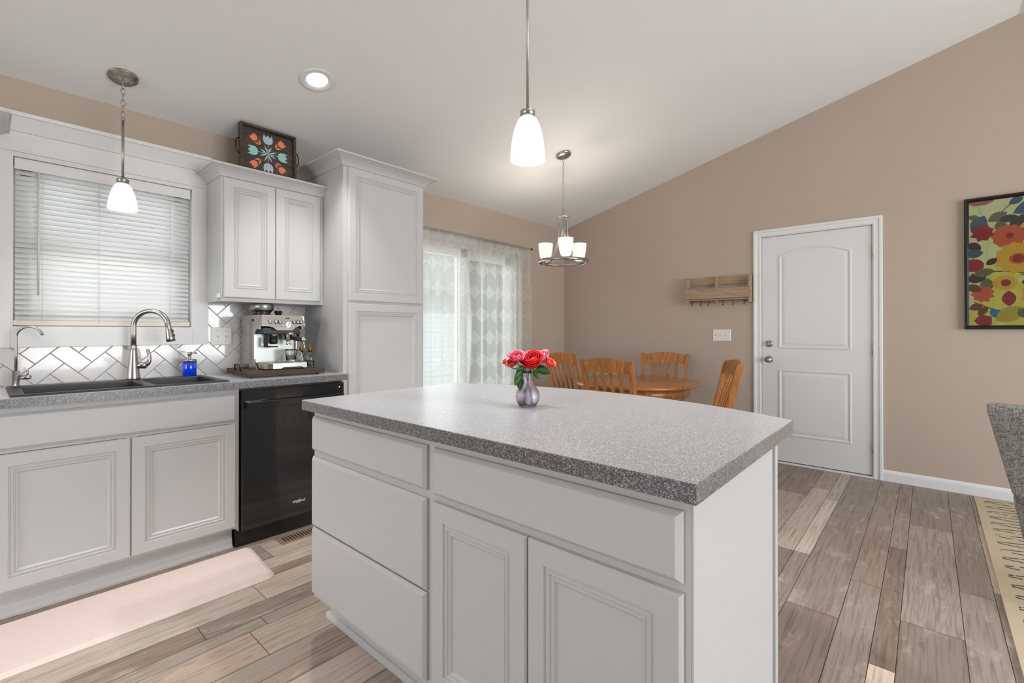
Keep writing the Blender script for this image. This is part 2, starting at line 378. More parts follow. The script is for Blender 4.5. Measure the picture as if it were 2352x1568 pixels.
b.prism([(-.14, ZE - .035), (XR, zc(XR)), (RX + .14, ZE - .035), (RX + .14, ZE + .1), (XR, zc(XR) + .14), (-.14, ZE + .1)], RY - .14, .14, fy)
struct(b.build('ceiling', M['ceil']))
# floor: rows of planks in three widths running towards the far wall
rng = random.Random(5)
JO = {3.282: [-4.9, -3.6, -2.27, -.975], 3.207: [-3.4, -2.667, -2.008, -1.45, -.862], 3.09: [-3.3, -2.01, -.72], 3.475: [-3.1, -1.81, -.555],
      2.897: [-3.72, -2.423, -1.135], 2.822: [-1.852, -.8], 2.705: [-1.853, -.573]}
SH = {(3.282, 1): .22, (3.282, 2): .62, (3.282, 0): .55, (2.897, 1): .42, (2.897, 0): .06, (2.897, 2): .36, (3.09, 1): .5, (3.09, 0): .45, (3.09, 2): .5, (2.822, 1): .75, (2.705, 1): .62, (2.822, 0): .9, (3.475, 1): .3, (3.475, 0): .5, (2.512, 0): .3}
bm = bmesh.new(); cl = bm.loops.layers.color.new('plank'); uvl = bm.loops.layers.uv.new('UVMap')
seq = [(0, .117), (.117, .075), (.192, .193)]
k0 = -9
while True:
    stop = False
    for o_, wd in seq:
        x0 = 3.090 + .385 * k0 + o_; x1 = x0 + wd
        if x1 < 0: continue
        if x0 > RX: stop = True; break
        key = min(JO, key=lambda q: abs(q - x0)); js = JO[key] if abs(key - x0) < .008 else None
        if js: ys = [RY] + [y for y in ([-7.8, -6.6, -5.6] if js[0] > -5 else []) if y < js[0] - .3] + js + [0.0]
        else:
            ys = [RY]; y = RY + rng.uniform(.2, 1.2)
            while y < -.15: ys.append(y); y += rng.uniform(.55, 1.35)
            ys.append(0.0)
        for i in range(len(ys) - 1):
            g = .0011; X0, X1 = max(0, x0 + g), min(RX, x1 - g); Y0, Y1 = ys[i] + g, ys[i + 1] - g
            if X1 <= X0: continue
            f_ = bm.faces.new([bm.verts.new((X0, Y0, 0)), bm.verts.new((X1, Y0, 0)), bm.verts.new((X1, Y1, 0)), bm.verts.new((X0, Y1, 0))])
            val = rng.random() ** .9
            if x0 < 1.9: val = .32 + .68 * val  # planks at the left made paler in place of stronger light there
            if js:
                idx = [q for q in range(len(ys))][i] - (len(ys) - len(js) - 1)
                val = SH.get((key, idx), val)
            cc = (val, rng.choice((0, 0, .5, 1, 1)), rng.choice((0, .2, .5, .9)), 1); ou, ov = rng.uniform(0, 40), rng.uniform(0, 400)
            for lp in f_.loops: lp[cl] = cc; lp[uvl].uv = (lp.vert.co.x + ou, lp.vert.co.y + ov)
    if stop: break
    k0 += 1
for P4, mi in (((0, RX, RY, 0, -.0016), 1), ((0, RX, RY, 0, -.12), 1)):
    x0, x1, y0, y1, z = P4
    ff = bm.faces.new([bm.verts.new(p) for p in ((x0, y0, z), (x1, y0, z), (x1, y1, z), (x0, y1, z))]); ff.material_index = mi
me = bpy.data.meshes.new('floor'); bm.to_mesh(me); bm.free(); me.materials.append(M['floor']); me.materials.append(M['seam'])
fl = struct(link('floor', me))
def base_prof(name, x0, x1, y0, y1, axis):
    b = B(); pr = [(0, 0), (.015, 0), (.015, .062), (.012, .075), (.006, .083), (0, .086)]
    if axis == 'x': b.prism(pr, x0, x1, lambda u, v, w_: (w_, y0 - u, v))
    elif axis == 'y': b.prism(pr, y0, y1, lambda u, v, w_: (x0 + u, w_, v))
    else: b.prism(pr, y0, y1, lambda u, v, w_: (x0 - u, w_, v))
    return struct(b.build(name, M['white']))
base_prof('baseboard_far', 3.097, RX, 0, 0, 'x')
base_prof('baseboard_far.001', .016, 2.146, 0, 0, 'x')
base_prof('baseboard_left', 0, 0, -.82, -.002, 'y')
base_prof('baseboard_right', RX, RX, RY, -.016, '-y')
# ------------------------------------------------------------------ far door
door = thing('door_1', None, None, (2.625, 0, 0)); struct(door); O = (2.625, 0, 0)
b = B(); b.box(2.2212, 3.029, .004, .045, .0225, 2.0497, .002)
f = lambda u, v, h: (u, .004 - h, v)
PROF = [(0, 0), (.004, .006), (.012, .007), (.020, .002), (.026, .0005), (.045, .0045), (.05, .005)]
def panel(poly):
    b.rings([[f(u, v, h) for u, v in inset(poly, i)] for i, h in PROF], cap0=False)
arc = [(2.895 - (2.895 - 2.357) * t, 1.872 + .062 * math.sin(PI * t) ** .9) for t in [i / 16 for i in range(17)]]
panel([(2.357, 1.034), (2.895, 1.034)] + arc)
panel([(2.357, .254), (2.895, .254), (2.895, .846), (2.357, .846)])
b.build('door_panel', M['doorp'], door, O)
for i, z in enumerate((1.076, .933)):
    b = B().smooth(); Mx = Matrix.Rotation(PI / 2, 4, 'X')
    if i == 0: b.lathe([(.0, -.001), (.031, -.001), (.031, .008), (.026, .016), (.0, .018)], (2.283, .003, z), 24, M=Mx); b.smooth(False).box(2.279, 2.287, -.034, -.012, z - .014, z + .014, .002)
    else: b.lathe([(.0, -.001), (.031, -.001), (.031, .006), (.014, .012), (.012, .030), (.022, .036), (.028, .048), (.026, .058), (.0, .064)], (2.281, .003, z), 24, M=Mx)
    b.build('deadbolt' if i == 0 else 'door_knob', M['nickel'], door, O)
for z in (1.84, 1.044, .246):
    b = B(); b.box(3.0295, 3.041, -.002, .006, z - .045, z + .045); b.smooth().lathe([(.006, -.046), (.006, .046)], (3.0335, -.004, z), 10)
    b.build('hinge', M['nickel'], door, O)
b = B(); b.box(DX0, 3.0415, -.012, .13, .0, .014, .002); b.build('threshold', M['white'], door, O)
box('bottom_gap', M['seam'], door, 2.222, 3.028, .03, .06, .014, .024, off=O)
def casing(name, x0, x1, ztop, wd, y):
    pr = [(0, 0), (0, .010), (.010, .014), (.018, .012), (.036, .012), (.044, .018), (wd - .004, .018), (wd, .014), (wd, 0)]
    b = B(); bm_ = []
    for o_, h in pr:
        bm_.append([(x0 - o_, y - h, 0), (x0 - o_, y - h, ztop + o_), (x1 + o_, y - h, ztop + o_), (x1 + o_, y - h, 0)])
    V = [[b.v(p) for p in r] for r in bm_]
    for a in range(len(V) - 1):
        for i in range(3): b.face([V[a][i], V[a][i + 1], V[a + 1][i + 1], V[a + 1][i]])
    return b
b = casing('t', 2.2145, 3.0355, 2.056, .064, 0)
b.box(DX0 - .0, 2.2185, 0, .13, 0, 2.056); b.box(3.0315, DX1, 0, .13, 0, 2.056); b.box(DX0, DX1, 0, .13, 2.0525, DZ1)
b.box(DX0, DX1, .06, .13, 0, .02)
b.box(DX0 - .003, DX1 + .003, .10, .13, .0, DZ1)
tr1 = struct(b.build('trim_1', M['white']))
# ------------------------------------------------------------------ sink window
win = struct(thing('window_1', None, None, (-.07, -4.307, WZ0)))
WO = (-.07, -4.307, WZ0)
b = B()
for y0, y1, z0, z1 in ((WY0, WY0 + .03, WZ0, WZ1), (WY1 - .03, WY1, WZ0, WZ1), (WY0, WY1, WZ0, WZ0 + .03), (WY0, WY1, WZ1 - .03, WZ1)): b.box(-.13, -.06, y0, y1, z0, z1)
b.build('window_frame', M['white'], win, WO)
for nm, z0, z1, x in (('upper_sash', 1.60, WZ1 - .03, -.115), ('lower_sash', WZ0 + .03, 1.64, -.085)):
    b = B(); y0, y1 = WY0 + .03, WY1 - .03
    for q in ((y0, y0 + .042, z0, z1), (y1 - .042, y1, z0, z1), (y0, y1, z0, z0 + .042), (y0, y1, z1 - .042, z1)): b.box(x - .014, x + .014, *q, .002)
    s_ = b.build(nm, M['white'], win, WO)
    box('pane', M['pane'], s_, x - .002, x + .002, y0 + .04, y1 - .04, z0 + .04, z1 - .04, off=WO)
# casing, frieze board and crown run between the wall cabinets
b = B()
b.box(0, .018, WY1 + .004, -3.845, 1.11, 2.079, .002); b.box(0, .018, -4.80, WY0 - .004, 1.11, 2.079, .002)
b.box(0, .018, WY0 - .004, WY1 + .004, 1.11, WZ0 - .004, .002); b.box(0, .018, WY0 - .004, WY1 + .004, WZ1 + .004, 2.079, .002)
b.box(-.06, .0165, WY0 - .008, WY0 + .003, WZ0 - .008, WZ1 + .008); b.box(-.06, .0165, WY1 - .003, WY1 + .008, WZ0 - .008, WZ1 + .008)
b.box(-.06, .0165, WY0 + .003, WY1 - .003, WZ0 - .008, WZ0 + .003); b.box(-.06, .0165, WY0 + .003, WY1 - .003, WZ1 - .003, WZ1 + .008)
b.box(0, .022, -4.80, -3.845, 2.079, 2.20, .003); b.box(0, .028, -4.80, -3.845, 2.073, 2.083, .002)
b.prism([(.022, 2.170), (.030, 2.172), (.036, 2.185), (.052, 2.215), (.064, 2.235), (.072, 2.238), (.072, 2.256), (0, 2.256), (0, 2.17)], -4.80, -3.845, lambda u, v, w_: (u, w_, v))
struct(b.build('trim_2', M['white']))
# ------------------------------------------------------------------ herringbone tile (part of the wall)
def tiles():
    bm = bmesh.new(); L, W, h, g = .152, .076, .007, .0012
    c45 = math.sqrt(.5)
    ax = Vector((c45, c45)); ay = Vector((-c45, c45))                 # (y, z) directions
    A0 = Vector((-4.333, 1.078))
    def add(u0, u1, v0, v1):
        u0 += g; u1 -= g; v0 += g; v1 -= g; e = .0022
        lo = [(u0, v0), (u1, v0), (u1, v1), (u0, v1)]; hi = [(u0 + e, v0 + e), (u1 - e, v0 + e), (u1 - e, v1 - e), (u0 + e, v1 - e)]
        def pt(q, x): p = A0 + ax * q[0] + ay * q[1]; return bm.verts.new((x, p.x, p.y))
        a = [pt(q, .002) for q in lo]; m_ = [pt(q, h - .0018) for q in lo]; c = [pt(q, h) for q in hi]
        for i in range(4):
            j = (i + 1) % 4; bm.faces.new([a[i], a[j], m_[j], m_[i]]); bm.faces.new([m_[i], m_[j], c[j], c[i]])
        bm.faces.new(c)
    for i in range(-14, 26):
        for j in range(-14, 16):
            ou = i * W + j * L; ov = i * W - j * L
            add(ou - L, ou, ov - W, ov); add(ou, ou + W, ov - L, ov)
    return bm
def clip(bm, y0, y1, z0, z1):
    for co, no in (((0, y0, 0), (0, -1, 0)), ((0, y1, 0), (0, 1, 0)), ((0, 0, z0), (0, 0, -1)), ((0, 0, z1), (0, 0, 1))):
        bmesh.ops.bisect_plane(bm, geom=bm.verts[:] + bm.edges[:] + bm.faces[:], plane_co=co, plane_no=no, clear_outer=True)
me = bpy.data.meshes.new('tile_backsplash'); tot = bmesh.new()
ZT = .9185
for y0, y1, z0, z1 in ((-4.80, -3.8445, ZT, 1.1095), (-3.8445, -3.2346, ZT, 1.3671)):
    t = tiles(); clip(t, y0, y1, z0, z1); bmesh.ops.recalc_face_normals(t, faces=t.faces)
    tm = bpy.data.meshes.new('t'); t.to_mesh(tm); t.free(); tot.from_mesh(tm); bpy.data.meshes.remove(tm)
    V_ = [tot.verts.new(p) for p in ((.0035, y0, z0), (.0035, y1, z0), (.0035, y1, z1), (.0035, y0, z1))]; q = tot.faces.new(V_); q.material_index = 1
tot.to_mesh(me); tot.free(); me.materials.append(M['tile']); me.materials.append(M['grout'])
ts = struct(link('tile_backsplash', me))
# ------------------------------------------------------------------ patio door
pd = struct(thing('door_2', None, None, (-.07, -1.655, 0))); DO = (-.07, -1.655, 0)
b = B(); b.box(-.13, -.01, PY0, PY0 + .035, .02, PZ1); b.box(-.13, -.01, PY1 - .035, PY1, .02, PZ1); b.box(-.13, -.01, PY0, PY1, PZ1 - .035, PZ1); b.box(-.13, -.01, PY0, PY1, 0, .03)
b.build('door_frame', M['white'], pd, DO)
for y0, y1, x in ((PY0 + .035, -1.61, -.045), (-1.70, PY1 - .035, -.095)):
    b = B(); z0, z1 = .03, PZ1 - .035
    for q in ((y0, y0 + .085, z0, z1), (y1 - .085, y1, z0, z1), (y0, y1, z0, z0 + .10), (y0, y1, z1 - .085, z1)): b.box(x - .018, x + .018, *q, .003)
    s_ = b.build('sliding_panel', M['white'], pd, DO)
    box('pane', M['pane'], s_, x - .003, x + .003, y0 + .08, y1 - .08, z0 + .09, z1 - .08, off=DO)
b = B(); PRF = [(.0, .012), (.012, .018), (.055, .018), (.06, .01)]
b.box(0, .018, PY0 - .06, PY0, 0, PZ1 + .06, .003); b.box(0, .018, PY1, PY1 + .06, 0, PZ1 + .06, .003); b.box(0, .018, PY0, PY1, PZ1, PZ1 + .06, .003)
struct(b.build('trim_3', M['white']))

# ------------------------------------------------------------------ cabinets
def door_x(par, off, x, y0, y1, z0, z1, prof=DOOR, name='door'):     # front faces +x
    b = B(); rect_rings(b, prof, y0, y1, z0, z1, lambda u, v, h: (x + h, u, v)); return b.build(name, M['cab'], par, off)
def door_y(par, off, y, x0, x1, z0, z1, prof=DOOR, name='door'):     # front faces -y
    b = B(); rect_rings(b, prof, x0, x1, z0, z1, lambda u, v, h: (u, y - h, v)); return b.build(name, M['cab'], par, off)
def crown(par, off, x0, x1, y0, y1, z0, z1, proj, fix0=False, fix1=False):
    pr = [(0, 0), (.10, .04), (.14, .16), (.28, .40), (.52, .62), (.80, .76), (.86, .80), (1.0, .82), (1.0, 1.0)]
    b = B(); R = []
    for o_, h in pr:
        o2 = o_ * proj + .001; z = z0 + h * (z1 - z0)
        R.append([(x0, y0 - (0 if fix0 else o2), z), (x1 + o2, y0 - (0 if fix0 else o2), z), (x1 + o2, y1 + (0 if fix1 else o2), z), (x0, y1 + (0 if fix1 else o2), z)])
    b.rings(R); return b.build('crown_moulding', M['cab'], par, off)
XF = .542
# sink base
O = (.27, -4.311, 0)
sb = thing('sink_base_cabinet', 'white double-door base cabinet under the black sink', 'cabinet', O)
b = B(); b.box(.002, XF - .019, -4.77, -4.752, .1151, .8795); b.box(.002, XF - .019, -3.870, -3.852, .1151, .8795); b.box(.002, XF - .019, -4.752, -3.870, .1151, .133)
for q in ((-4.77, -4.73, .1151, .8795), (-3.892, -3.852, .1151, .8795), (-4.73, -3.892, .1151, .15), (-4.73, -3.892, .69, .715), (-4.73, -3.892, .84, .8795), (-4.33, -4.29, .15, .69)): b.box(XF - .019, XF, *q)
b.build('carcass', M['cab'], sb, O)
door_x(sb, O, XF, -3.8655 - .4455, -3.8655, .128, .6885)
door_x(sb, O, XF, -4.759, -4.3145, .128, .6885)
door_x(sb, O, XF, -4.759, -3.862, .7055, .8525, DRAWER, 'false_drawer_front')
box('toe_kick', M['cab'], sb, .40, .487, -4.77, -3.862, 0, .1151, off=O)
b = B(); b.prism([(0, 0), (.016, 0), (.015, .008), (.008, .022), (.004, .050), (0, .052)], -4.77, -3.862, lambda u, v, w_: (.4872 + u, w_, v)); b.build('toe_moulding', M['cab'], sb, O)
# pantry
O = (.27, -2.905, 0); PYA, PYB, PZ = -3.2346, -2.590, 2.268
pn = thing('pantry_cabinet', 'tall white pantry cabinet with two stacked doors by the curtains', 'cabinet', O)
b = B(); b.box(.003, XF, PYA, PYB, .10, PZ); b.box(.003, .47, PYA + .002, PYB - .002, 0, .10); b.build('carcass', M['cab'], pn, O)
door_x(pn, O, XF, -3.203, -2.608, 1.390, 2.2608); door_x(pn, O, XF, -3.203, -2.608, .128, 1.3735)
crown(pn, O, .003, XF, PYA, PYB, 2.262, 2.330, .080)
# wall cabinets
def wallcab(name, label, O, y0, y1, drs, proj=.062, knob=False, fix1=False):
    t = thing(name, label, 'cabinet', O)
    b = B(); b.box(.003, .2798, y0, y1, 1.3675, 2.108); b.build('carcass', M['cab'], t, O)
    for d in drs: door_x(t, O, .2798, d[0], d[1], 1.389, 2.0935)
    crown(t, O, .003, .2798, y0, y1, 2.098, 2.163, proj, fix1=fix1)
    return t
wc = wallcab('wall_cabinet', 'white two-door wall cabinet above the espresso machine', (.14, -3.545, 1.3675), -3.8546, -3.2352, [(-3.844, -3.5555), (-3.5525, -3.2635)], fix1=True)
b = B().box(.225, .275, -3.8665, -3.8548, 1.385, 1.412, .003); b.build('cover_cap', M['white'], wc, (.14, -3.545, 1.3675))
wallcab('wall_cabinet.001', 'white wall cabinet cut by the left edge of the photo, only its crown corner showing', (.14, -5.1, 1.3675), -5.45, -4.757, [(-5.43, -5.12), (-5.11, -4.77)])
# dishwasher
O = (.27, -3.545, 0)
dw = thing('dishwasher', 'black built-in dishwasher with bar handle beside the sink base', 'dishwasher', O)
b = B(); b.box(.02, .535, -3.845, -3.243, .08, .872); b.build('tub_body', M['black'], dw, O)
b = B(); b.box(.538, .572, -3.838, -3.243, .100, .8655, .004); b.build('door', M['dwblack'], dw, O)
b = B(); b.box(.5725, .585, -3.822, -3.795, .765, .802, .002); b.box(.5725, .585, -3.285, -3.258, .765, .802, .002); b.box(.585, .603, -3.822, -3.258, .765, .802, .004); b.build('bar_handle', M['dwblack'], dw, O)
b = B(); b.box(.47, .52, -3.852, -3.238, .002, .098); b.box(.52, .528, -3.845, -3.80, .02, .09, .003); b.build('kick_plate', M['black'], dw, O)
b = B().smooth(); b.sphere((.572, -3.275, .838), .0028); b.build('indicator_light', P('indicator_white', (1, 1, 1, 1), .4, emit=(1, 1, 1, 1), es=2), dw, O)
for y0 in (-3.852, -3.2425):
    box('filler_strip', M['cab'], dw, .5, .54, y0, y0 + .0065, .10, .8795, off=O)
def text(name, body, m, par, size, loc, rot, ext=.0006, shear=0, align='CENTER'):
    cu = bpy.data.curves.new(name, 'FONT'); cu.body = body; cu.size = size; cu.extrude = ext; cu.align_x = align; cu.align_y = 'CENTER'; cu.shear = shear; cu.offset = .0004
    o = bpy.data.objects.new('tmp', cu); COL.objects.link(o); dg = bpy.context.evaluated_depsgraph_get(); me = bpy.data.meshes.new_from_object(o.evaluated_get(dg))
    bpy.data.objects.remove(o); bpy.data.curves.remove(cu); me.materials.clear(); me.materials.append(m)
    q = link(name, me, par); q.location = loc; q.rotation_euler = rot; return q
M['logo'] = P('logo_silver', S(225, 222, 216), .3, .3)
text('logo_lettering', 'Whirlpool', M['logo'], dw, .0175, Vector((.5728, -3.5315, .1855)) - Vector(O), (PI / 2, 0, PI / 2), shear=.12)
b = B().smooth(); Mx = Matrix.Rotation(math.radians(-28), 4, 'X') @ Matrix.Diagonal((1, 1, 1.0, 1))
b.tube([(.5732, -3.5305 + .0155 * math.cos(a) * math.cos(.55) - .0085 * math.sin(a) * math.sin(.55), .1855 + .0155 * math.cos(a) * math.sin(.55) + .0085 * math.sin(a) * math.cos(.55)) for a in [.5 + i * 5.2 / 24 for i in range(25)]], .0007, 6)
b.build('logo_ring', M['logo'], dw, O)
# countertop by the wall (cut out for the sink)
SX0, SX1, SY0, SY1 = .065, .555, -4.705, -3.895
b = B()
cy0, cy1, zt, zb = -4.80, -3.2352, .9185, .8803
for q in ((.0, SX0 + .02, cy0, cy1), (SX1 - .02, .5948, cy0, cy1), (SX0 + .02, SX1 - .02, cy0, SY0 + .02), (SX0 + .02, SX1 - .02, SY1 - .02, cy1)): b.box(q[0], q[1], q[2], q[3], zb, zt)
ct = tag(b.build('countertop', M['lam']), 'grey speckled worktop along the wall holding the black sink', 'countertop')
# sink
O = (.31, -4.315, .92)
sk = thing('kitchen_sink', 'black composite double-bowl drop-in sink below the window', 'sink', O)
b = B(); zr = .9275
def bowl(y0, y1, x0=.145, x1=.53, d=.19):
    R = []
    for i, z in ((0, zr), (.006, zr - .006), (.012, .80), (.03, .752), (.05, .745)):
        R.append([(x0 + i, y0 + i, z), (x1 - i, y0 + i, z), (x1 - i, y1 - i, z), (x0 + i, y1 - i, z)])
    b.rings(R, cap0=False)
YD = -4.225
bowl(-4.665, YD - .014); bowl(YD + .014, -3.925)
b.rings([[(SX0, SY0, .9188), (SX1 + .0, SY0, .9188), (SX1, SY1, .9188), (SX0, SY1, .9188)], [(SX0 + .004, SY0 + .004, zr), (SX1 - .004, SY0 + .004, zr), (SX1 - .004, SY1 - .004, zr), (SX0 + .004, SY1 - .004, zr)]], cap0=False, cap1=False)
for q in ((SX0 + .004, .145, SY0 + .004, SY1 - .004), (.53, SX1 - .004, SY0 + .004, SY1 - .004), (.145, .53, SY0 + .004, -4.665), (.145, .53, YD - .014, YD + .014), (.145, .53, -3.925, SY1 - .004)):
    V_ = [b.v(p) for p in ((q[0], q[2], zr), (q[1], q[2], zr), (q[1], q[3], zr), (q[0], q[3], zr))]; b.face(V_)
b.build('double_bowl', M['sink'], sk, O, recalc=False)
for y in (-4.47, -4.12):
    b = B().smooth(); b.lathe([(.0, .7452), (.04, .7452), (.042, .747), (.036, .7465), (.0, .746)], (.33, y, 0), 20); b.build('drain', M['nickel'], sk, O)
# ------------------------------------------------------------------ island
O = (2.28, -3.58, 0)
isl = thing('kitchen_island', 'white kitchen island cabinet with three drawers and two doors', 'kitchen island', O)
IX0, IX1, IYF, IYB = 1.532, 3.036, -3.898, -3.278
b = B(); b.box(IX0, IX1, IYF + .019, IYB, .135, .8795)
for q in ((IX0, IX0 + .035), (2.255, 2.291), (3.0, IX1)): b.box(q[0], q[1], IYF, IYF + .019, .135, .8795)
for xa, xb in ((IX0 + .035, 2.255), (2.291, 3.0)):
    for z0, z1 in ((.135, .17), (.405, .44), (.69, .73), (.845, .8795)): b.box(xa, xb, IYF, IYF + .019, z0, z1)
b.box(3.0362, 3.0405, IYF + .001, IYB - .022, .0, .8795); b.box(3.0362, 3.048, IYB - .022, IYB + .004, 0, .8795, .002)
b.build('carcass', M['cab'], isl, O)
for z0, z1 in ((.7205, .854), (.4235, .6965), (.1565, .4180)): door_y(isl, O, IYF, 1.540, 2.2575, z0, z1, DRAWER, 'drawer')
door_y(isl, O, IYF, 2.289, 3.0235, .7155, .852, DRAWER, 'false_drawer_front')
door_y(isl, O, IYF, 2.289, 2.6455, .1565, .6965); door_y(isl, O, IYF, 2.6495, 3.0235, .1565, .6965)
b = B(); b.box(1.50, 3.036, -3.815, IYB, 0, .136); b.prism([(0, 0), (.014, 0), (.013, .008), (.006, .02), (0, .022)], 1.486, 3.036, lambda u, v, w_: (w_, -3.815 - u, v)); b.build('toe_kick', M['cab'], isl, O)
# bowed top
O = (2.28, -3.45, .8803)
arcp = []
for i in range(41):
    t = i / 40; x = 3.0606 + (1.506 - 3.0606) * t
    c = 2.283; hw = .7773; sg = .212; Rr = (hw * hw + sg * sg) / (2 * sg)
    arcp.append((x, -3.132 - (Rr - sg) + math.sqrt(max(0, Rr * Rr - (x - c) ** 2))))
poly = [(1.506, -3.9378), (3.0606, -3.9378)] + arcp
b = B(); R = []
for i, z in ((0, .8803), (0, .9165), (.0015, .9185)): R.append([(u, v, z) for u, v in inset(poly, i)])
b.rings(R)
it = tag(b.build('island_countertop', M['lam'], None), 'grey speckled island worktop with bowed far edge, flower vase on it', 'countertop')
# ------------------------------------------------------------------ vase and roses
VB = Vector((2.287, -3.475, .9187)); rt = Vector((math.cos(YAW), math.sin(YAW), 0)); fw = Vector((-math.sin(YAW), math.cos(YAW), 0))
vs = thing('flower_vase', 'small lilac textured-glass bud vase of roses on the island', 'vase', VB)
prof = [(.0, 0), (.026, 0), (.031, .004), (.040, .02), (.0445, .037), (.041, .055), (.030, .073), (.019, .09), (.0135, .106), (.0125, .118), (.0165, .128)]
inn = [(.0150, .128), (.0108, .118), (.0115, .106), (.0168, .09), (.0275, .073), (.0385, .055), (.042, .037), (.0378, .02), (.029, .008), (.0, .007)]
b = B().smooth(); b.lathe(prof + inn, n=40, cap0=False, cap1=False); b.build('vase_glass', M['vase'], vs)
b = B().smooth(); b.lathe([(.0, .0074), (.0288, .0084), (.0374, .02), (.0416, .037), (.0381, .055), (.031, .067), (.0, .067)], n=32); b.build('water', M['water'], vs)
def petal(b, az, r, t1, half, lip, rn):
    """one petal on a cup of radius r, from the base up to polar angle t1, its lip curling outward"""
    nu, nv = 8, 7; V = []
    for j in range(nv + 1):
        t = j / nv; row = []
        for i in range(nu + 1):
            s_ = (i / nu - .5) * 2
            th = t1 * t * (1 - .10 * s_ * s_ * t) ; ww = half * (.35 + .65 * math.sin(PI * .5 * min(1, t * 1.5)))
            c = max(0, t - .72) / .28
            rad = r * math.sin(min(th, PI * .96)) + lip * r * c * c; z = -r * .92 * math.cos(th) - lip * r * .35 * c * c
            rad *= 1 + .05 * s_ * s_; ang = az + s_ * ww
            row.append(b.v((rad * math.cos(ang), rad * math.sin(ang), z)))
        V.append(row)
    for j in range(nv):
        for i in range(nu): b.face([V[j][i], V[j][i + 1], V[j + 1][i + 1], V[j + 1][i]])
def rose(label, off, R, mat, tilt=(0, 0), layers=4, leafs=(), stem_to=(.004, 0), seed=1):
    rn = random.Random(seed); pos = VB + rt * off[0] + fw * off[1] + Vector((0, 0, off[2]))
    t = thing('rose', label, 'flower', pos, 0, 'roses in the lilac vase')
    b = B().smooth()
    for L_ in range(layers):
        q = (L_ + 1) / layers; n = 2 + L_ if L_ < 3 else 5
        for k in range(n):
            petal(b, 2 * PI * (k + rn.uniform(-.08, .08)) / n + L_ * 1.1, R * (.20 + .72 * q) * rn.uniform(.97, 1.03), math.radians(152 - 46 * q + rn.uniform(-4, 4)), 1.25 * PI / n * (1.15 if n > 2 else .8), .05 + .20 * q, rn)
    bl = b.build('blossom', mat, t, recalc=False)
    sol = bl.modifiers.new('thick', 'SOLIDIFY'); sol.thickness = R * .02
    d = (CAM - pos).normalized()
    ax = Vector((0, 0, 1)).cross(d); bl.rotation_mode = 'QUATERNION'
    bl.rotation_quaternion = Matrix.Rotation(tilt[0], 4, ax.normalized()).to_quaternion() @ Matrix.Rotation(tilt[1], 4, d).to_quaternion()
    # calyx and stem down into the vase
    b = B().smooth(); neck = VB + rt * stem_to[0] + fw * stem_to[1] + Vector((0, 0, .124)); foot = VB + rt * (-stem_to[0] * 2.2) + fw * (-stem_to[1] * 2) + Vector((0, 0, .014))
    p0 = Vector((0, 0, -R * .6)); ne = neck - pos; fo = foot - pos
    b.tube(bez(p0, p0 + Vector((0, 0, -.02)), ne + Vector((0, 0, .012)), ne, 8) + bez(ne, ne - Vector((0, 0, .03)), fo + Vector((0, 0, .05)), fo, 8)[1:], .0014, 6)
    b.sphere((0, 0, -R * .62), R * .28, (1, 1, .8), 8, 6)
    b.build('stem', M['stem'], t)
    for (lx, ly, lz, ln, dx, dz) in leafs:
        b = B().smooth(); base = VB + rt * lx + fw * ly + Vector((0, 0, lz)) - pos; dr = (rt * dx + Vector((0, 0, dz)) - fw * .35).normalized(); sd_ = dr.cross(-fw).normalized(); nn = dr.cross(sd_)
        V = []
        for j in range(9):
            q = j / 8; wd = ln * .30 * math.sin(PI * q ** .8) ** .85; c = base + dr * ln * q - Vector((0, 0, .25 * ln * q * q))
            V.append([b.v(c - sd_ * wd + nn * wd * .3), b.v(c), b.v(c + sd_ * wd + nn * wd * .3)])
        for j in range(8):
            for i in range(2): b.face([V[j][i], V[j][i + 1], V[j + 1][i + 1], V[j + 1][i]])
        lf = b.build('leaf', M['green'], t, recalc=False); s_ = lf.modifiers.new('thick', 'SOLIDIFY'); s_.thickness = .0004
def pmat(name, c0, c1):
    return P(name, c0, .55, var=.25, vscale=60)
RED = P('red_petal', S(196, 5, 18), .5, var=.18, vscale=40); PINK = P('pink_petal', S(208, 92, 116), .55, var=.15, vscale=50); CORAL = P('coral_petal', S(226, 70, 46), .5, var=.15, vscale=50); PALE = P('pale_pink_petal', S(224, 132, 156), .55, var=.12, vscale=50)
k = 1 / 635.0
rose('largest rose, deep red, in the middle of the vase bouquet', (.014, -.012, .174), .040, RED, (.62, .2), 6, [(-.012, 0, .136, .045, -.5, -.25), (-.004, -.01, .14, .040, -.75, .12)], (.003, 0), 1)
rose('dusty pink rose left of the big red rose', (-.040, .0, .184), .028, PINK, (.6, 0), 5, [(-.020, 0, .128, .050, -.55, -.8)], (-.004, .003), 2)
rose('pale pink rose half hidden behind the right of the big red rose', (.052, .018, .180), .029, PALE, (.5, .6), 5, [], (.005, .004), 3)
rose('coral orange rose at the left front of the bouquet', (-.058, -.012, .160), .018, CORAL, (.7, .2), 4, [(-.030, 0, .110, .046, .12, -1)], (-.006, -.003), 4)
rose('coral orange rose at the far right of the bouquet', (.082, -.006, .161), .019, CORAL, (.6, -.5), 4, [(.030, 0, .136, .056, .9, .02), (.020, 0, .134, .036, .5, -.6)], (.006, -.002), 5)
rose('small red-orange rosebud at the far left of the bouquet', (-.084, .004, .163), .010, CORAL, (.6, .8), 3, [], (-.005, 0), 6)
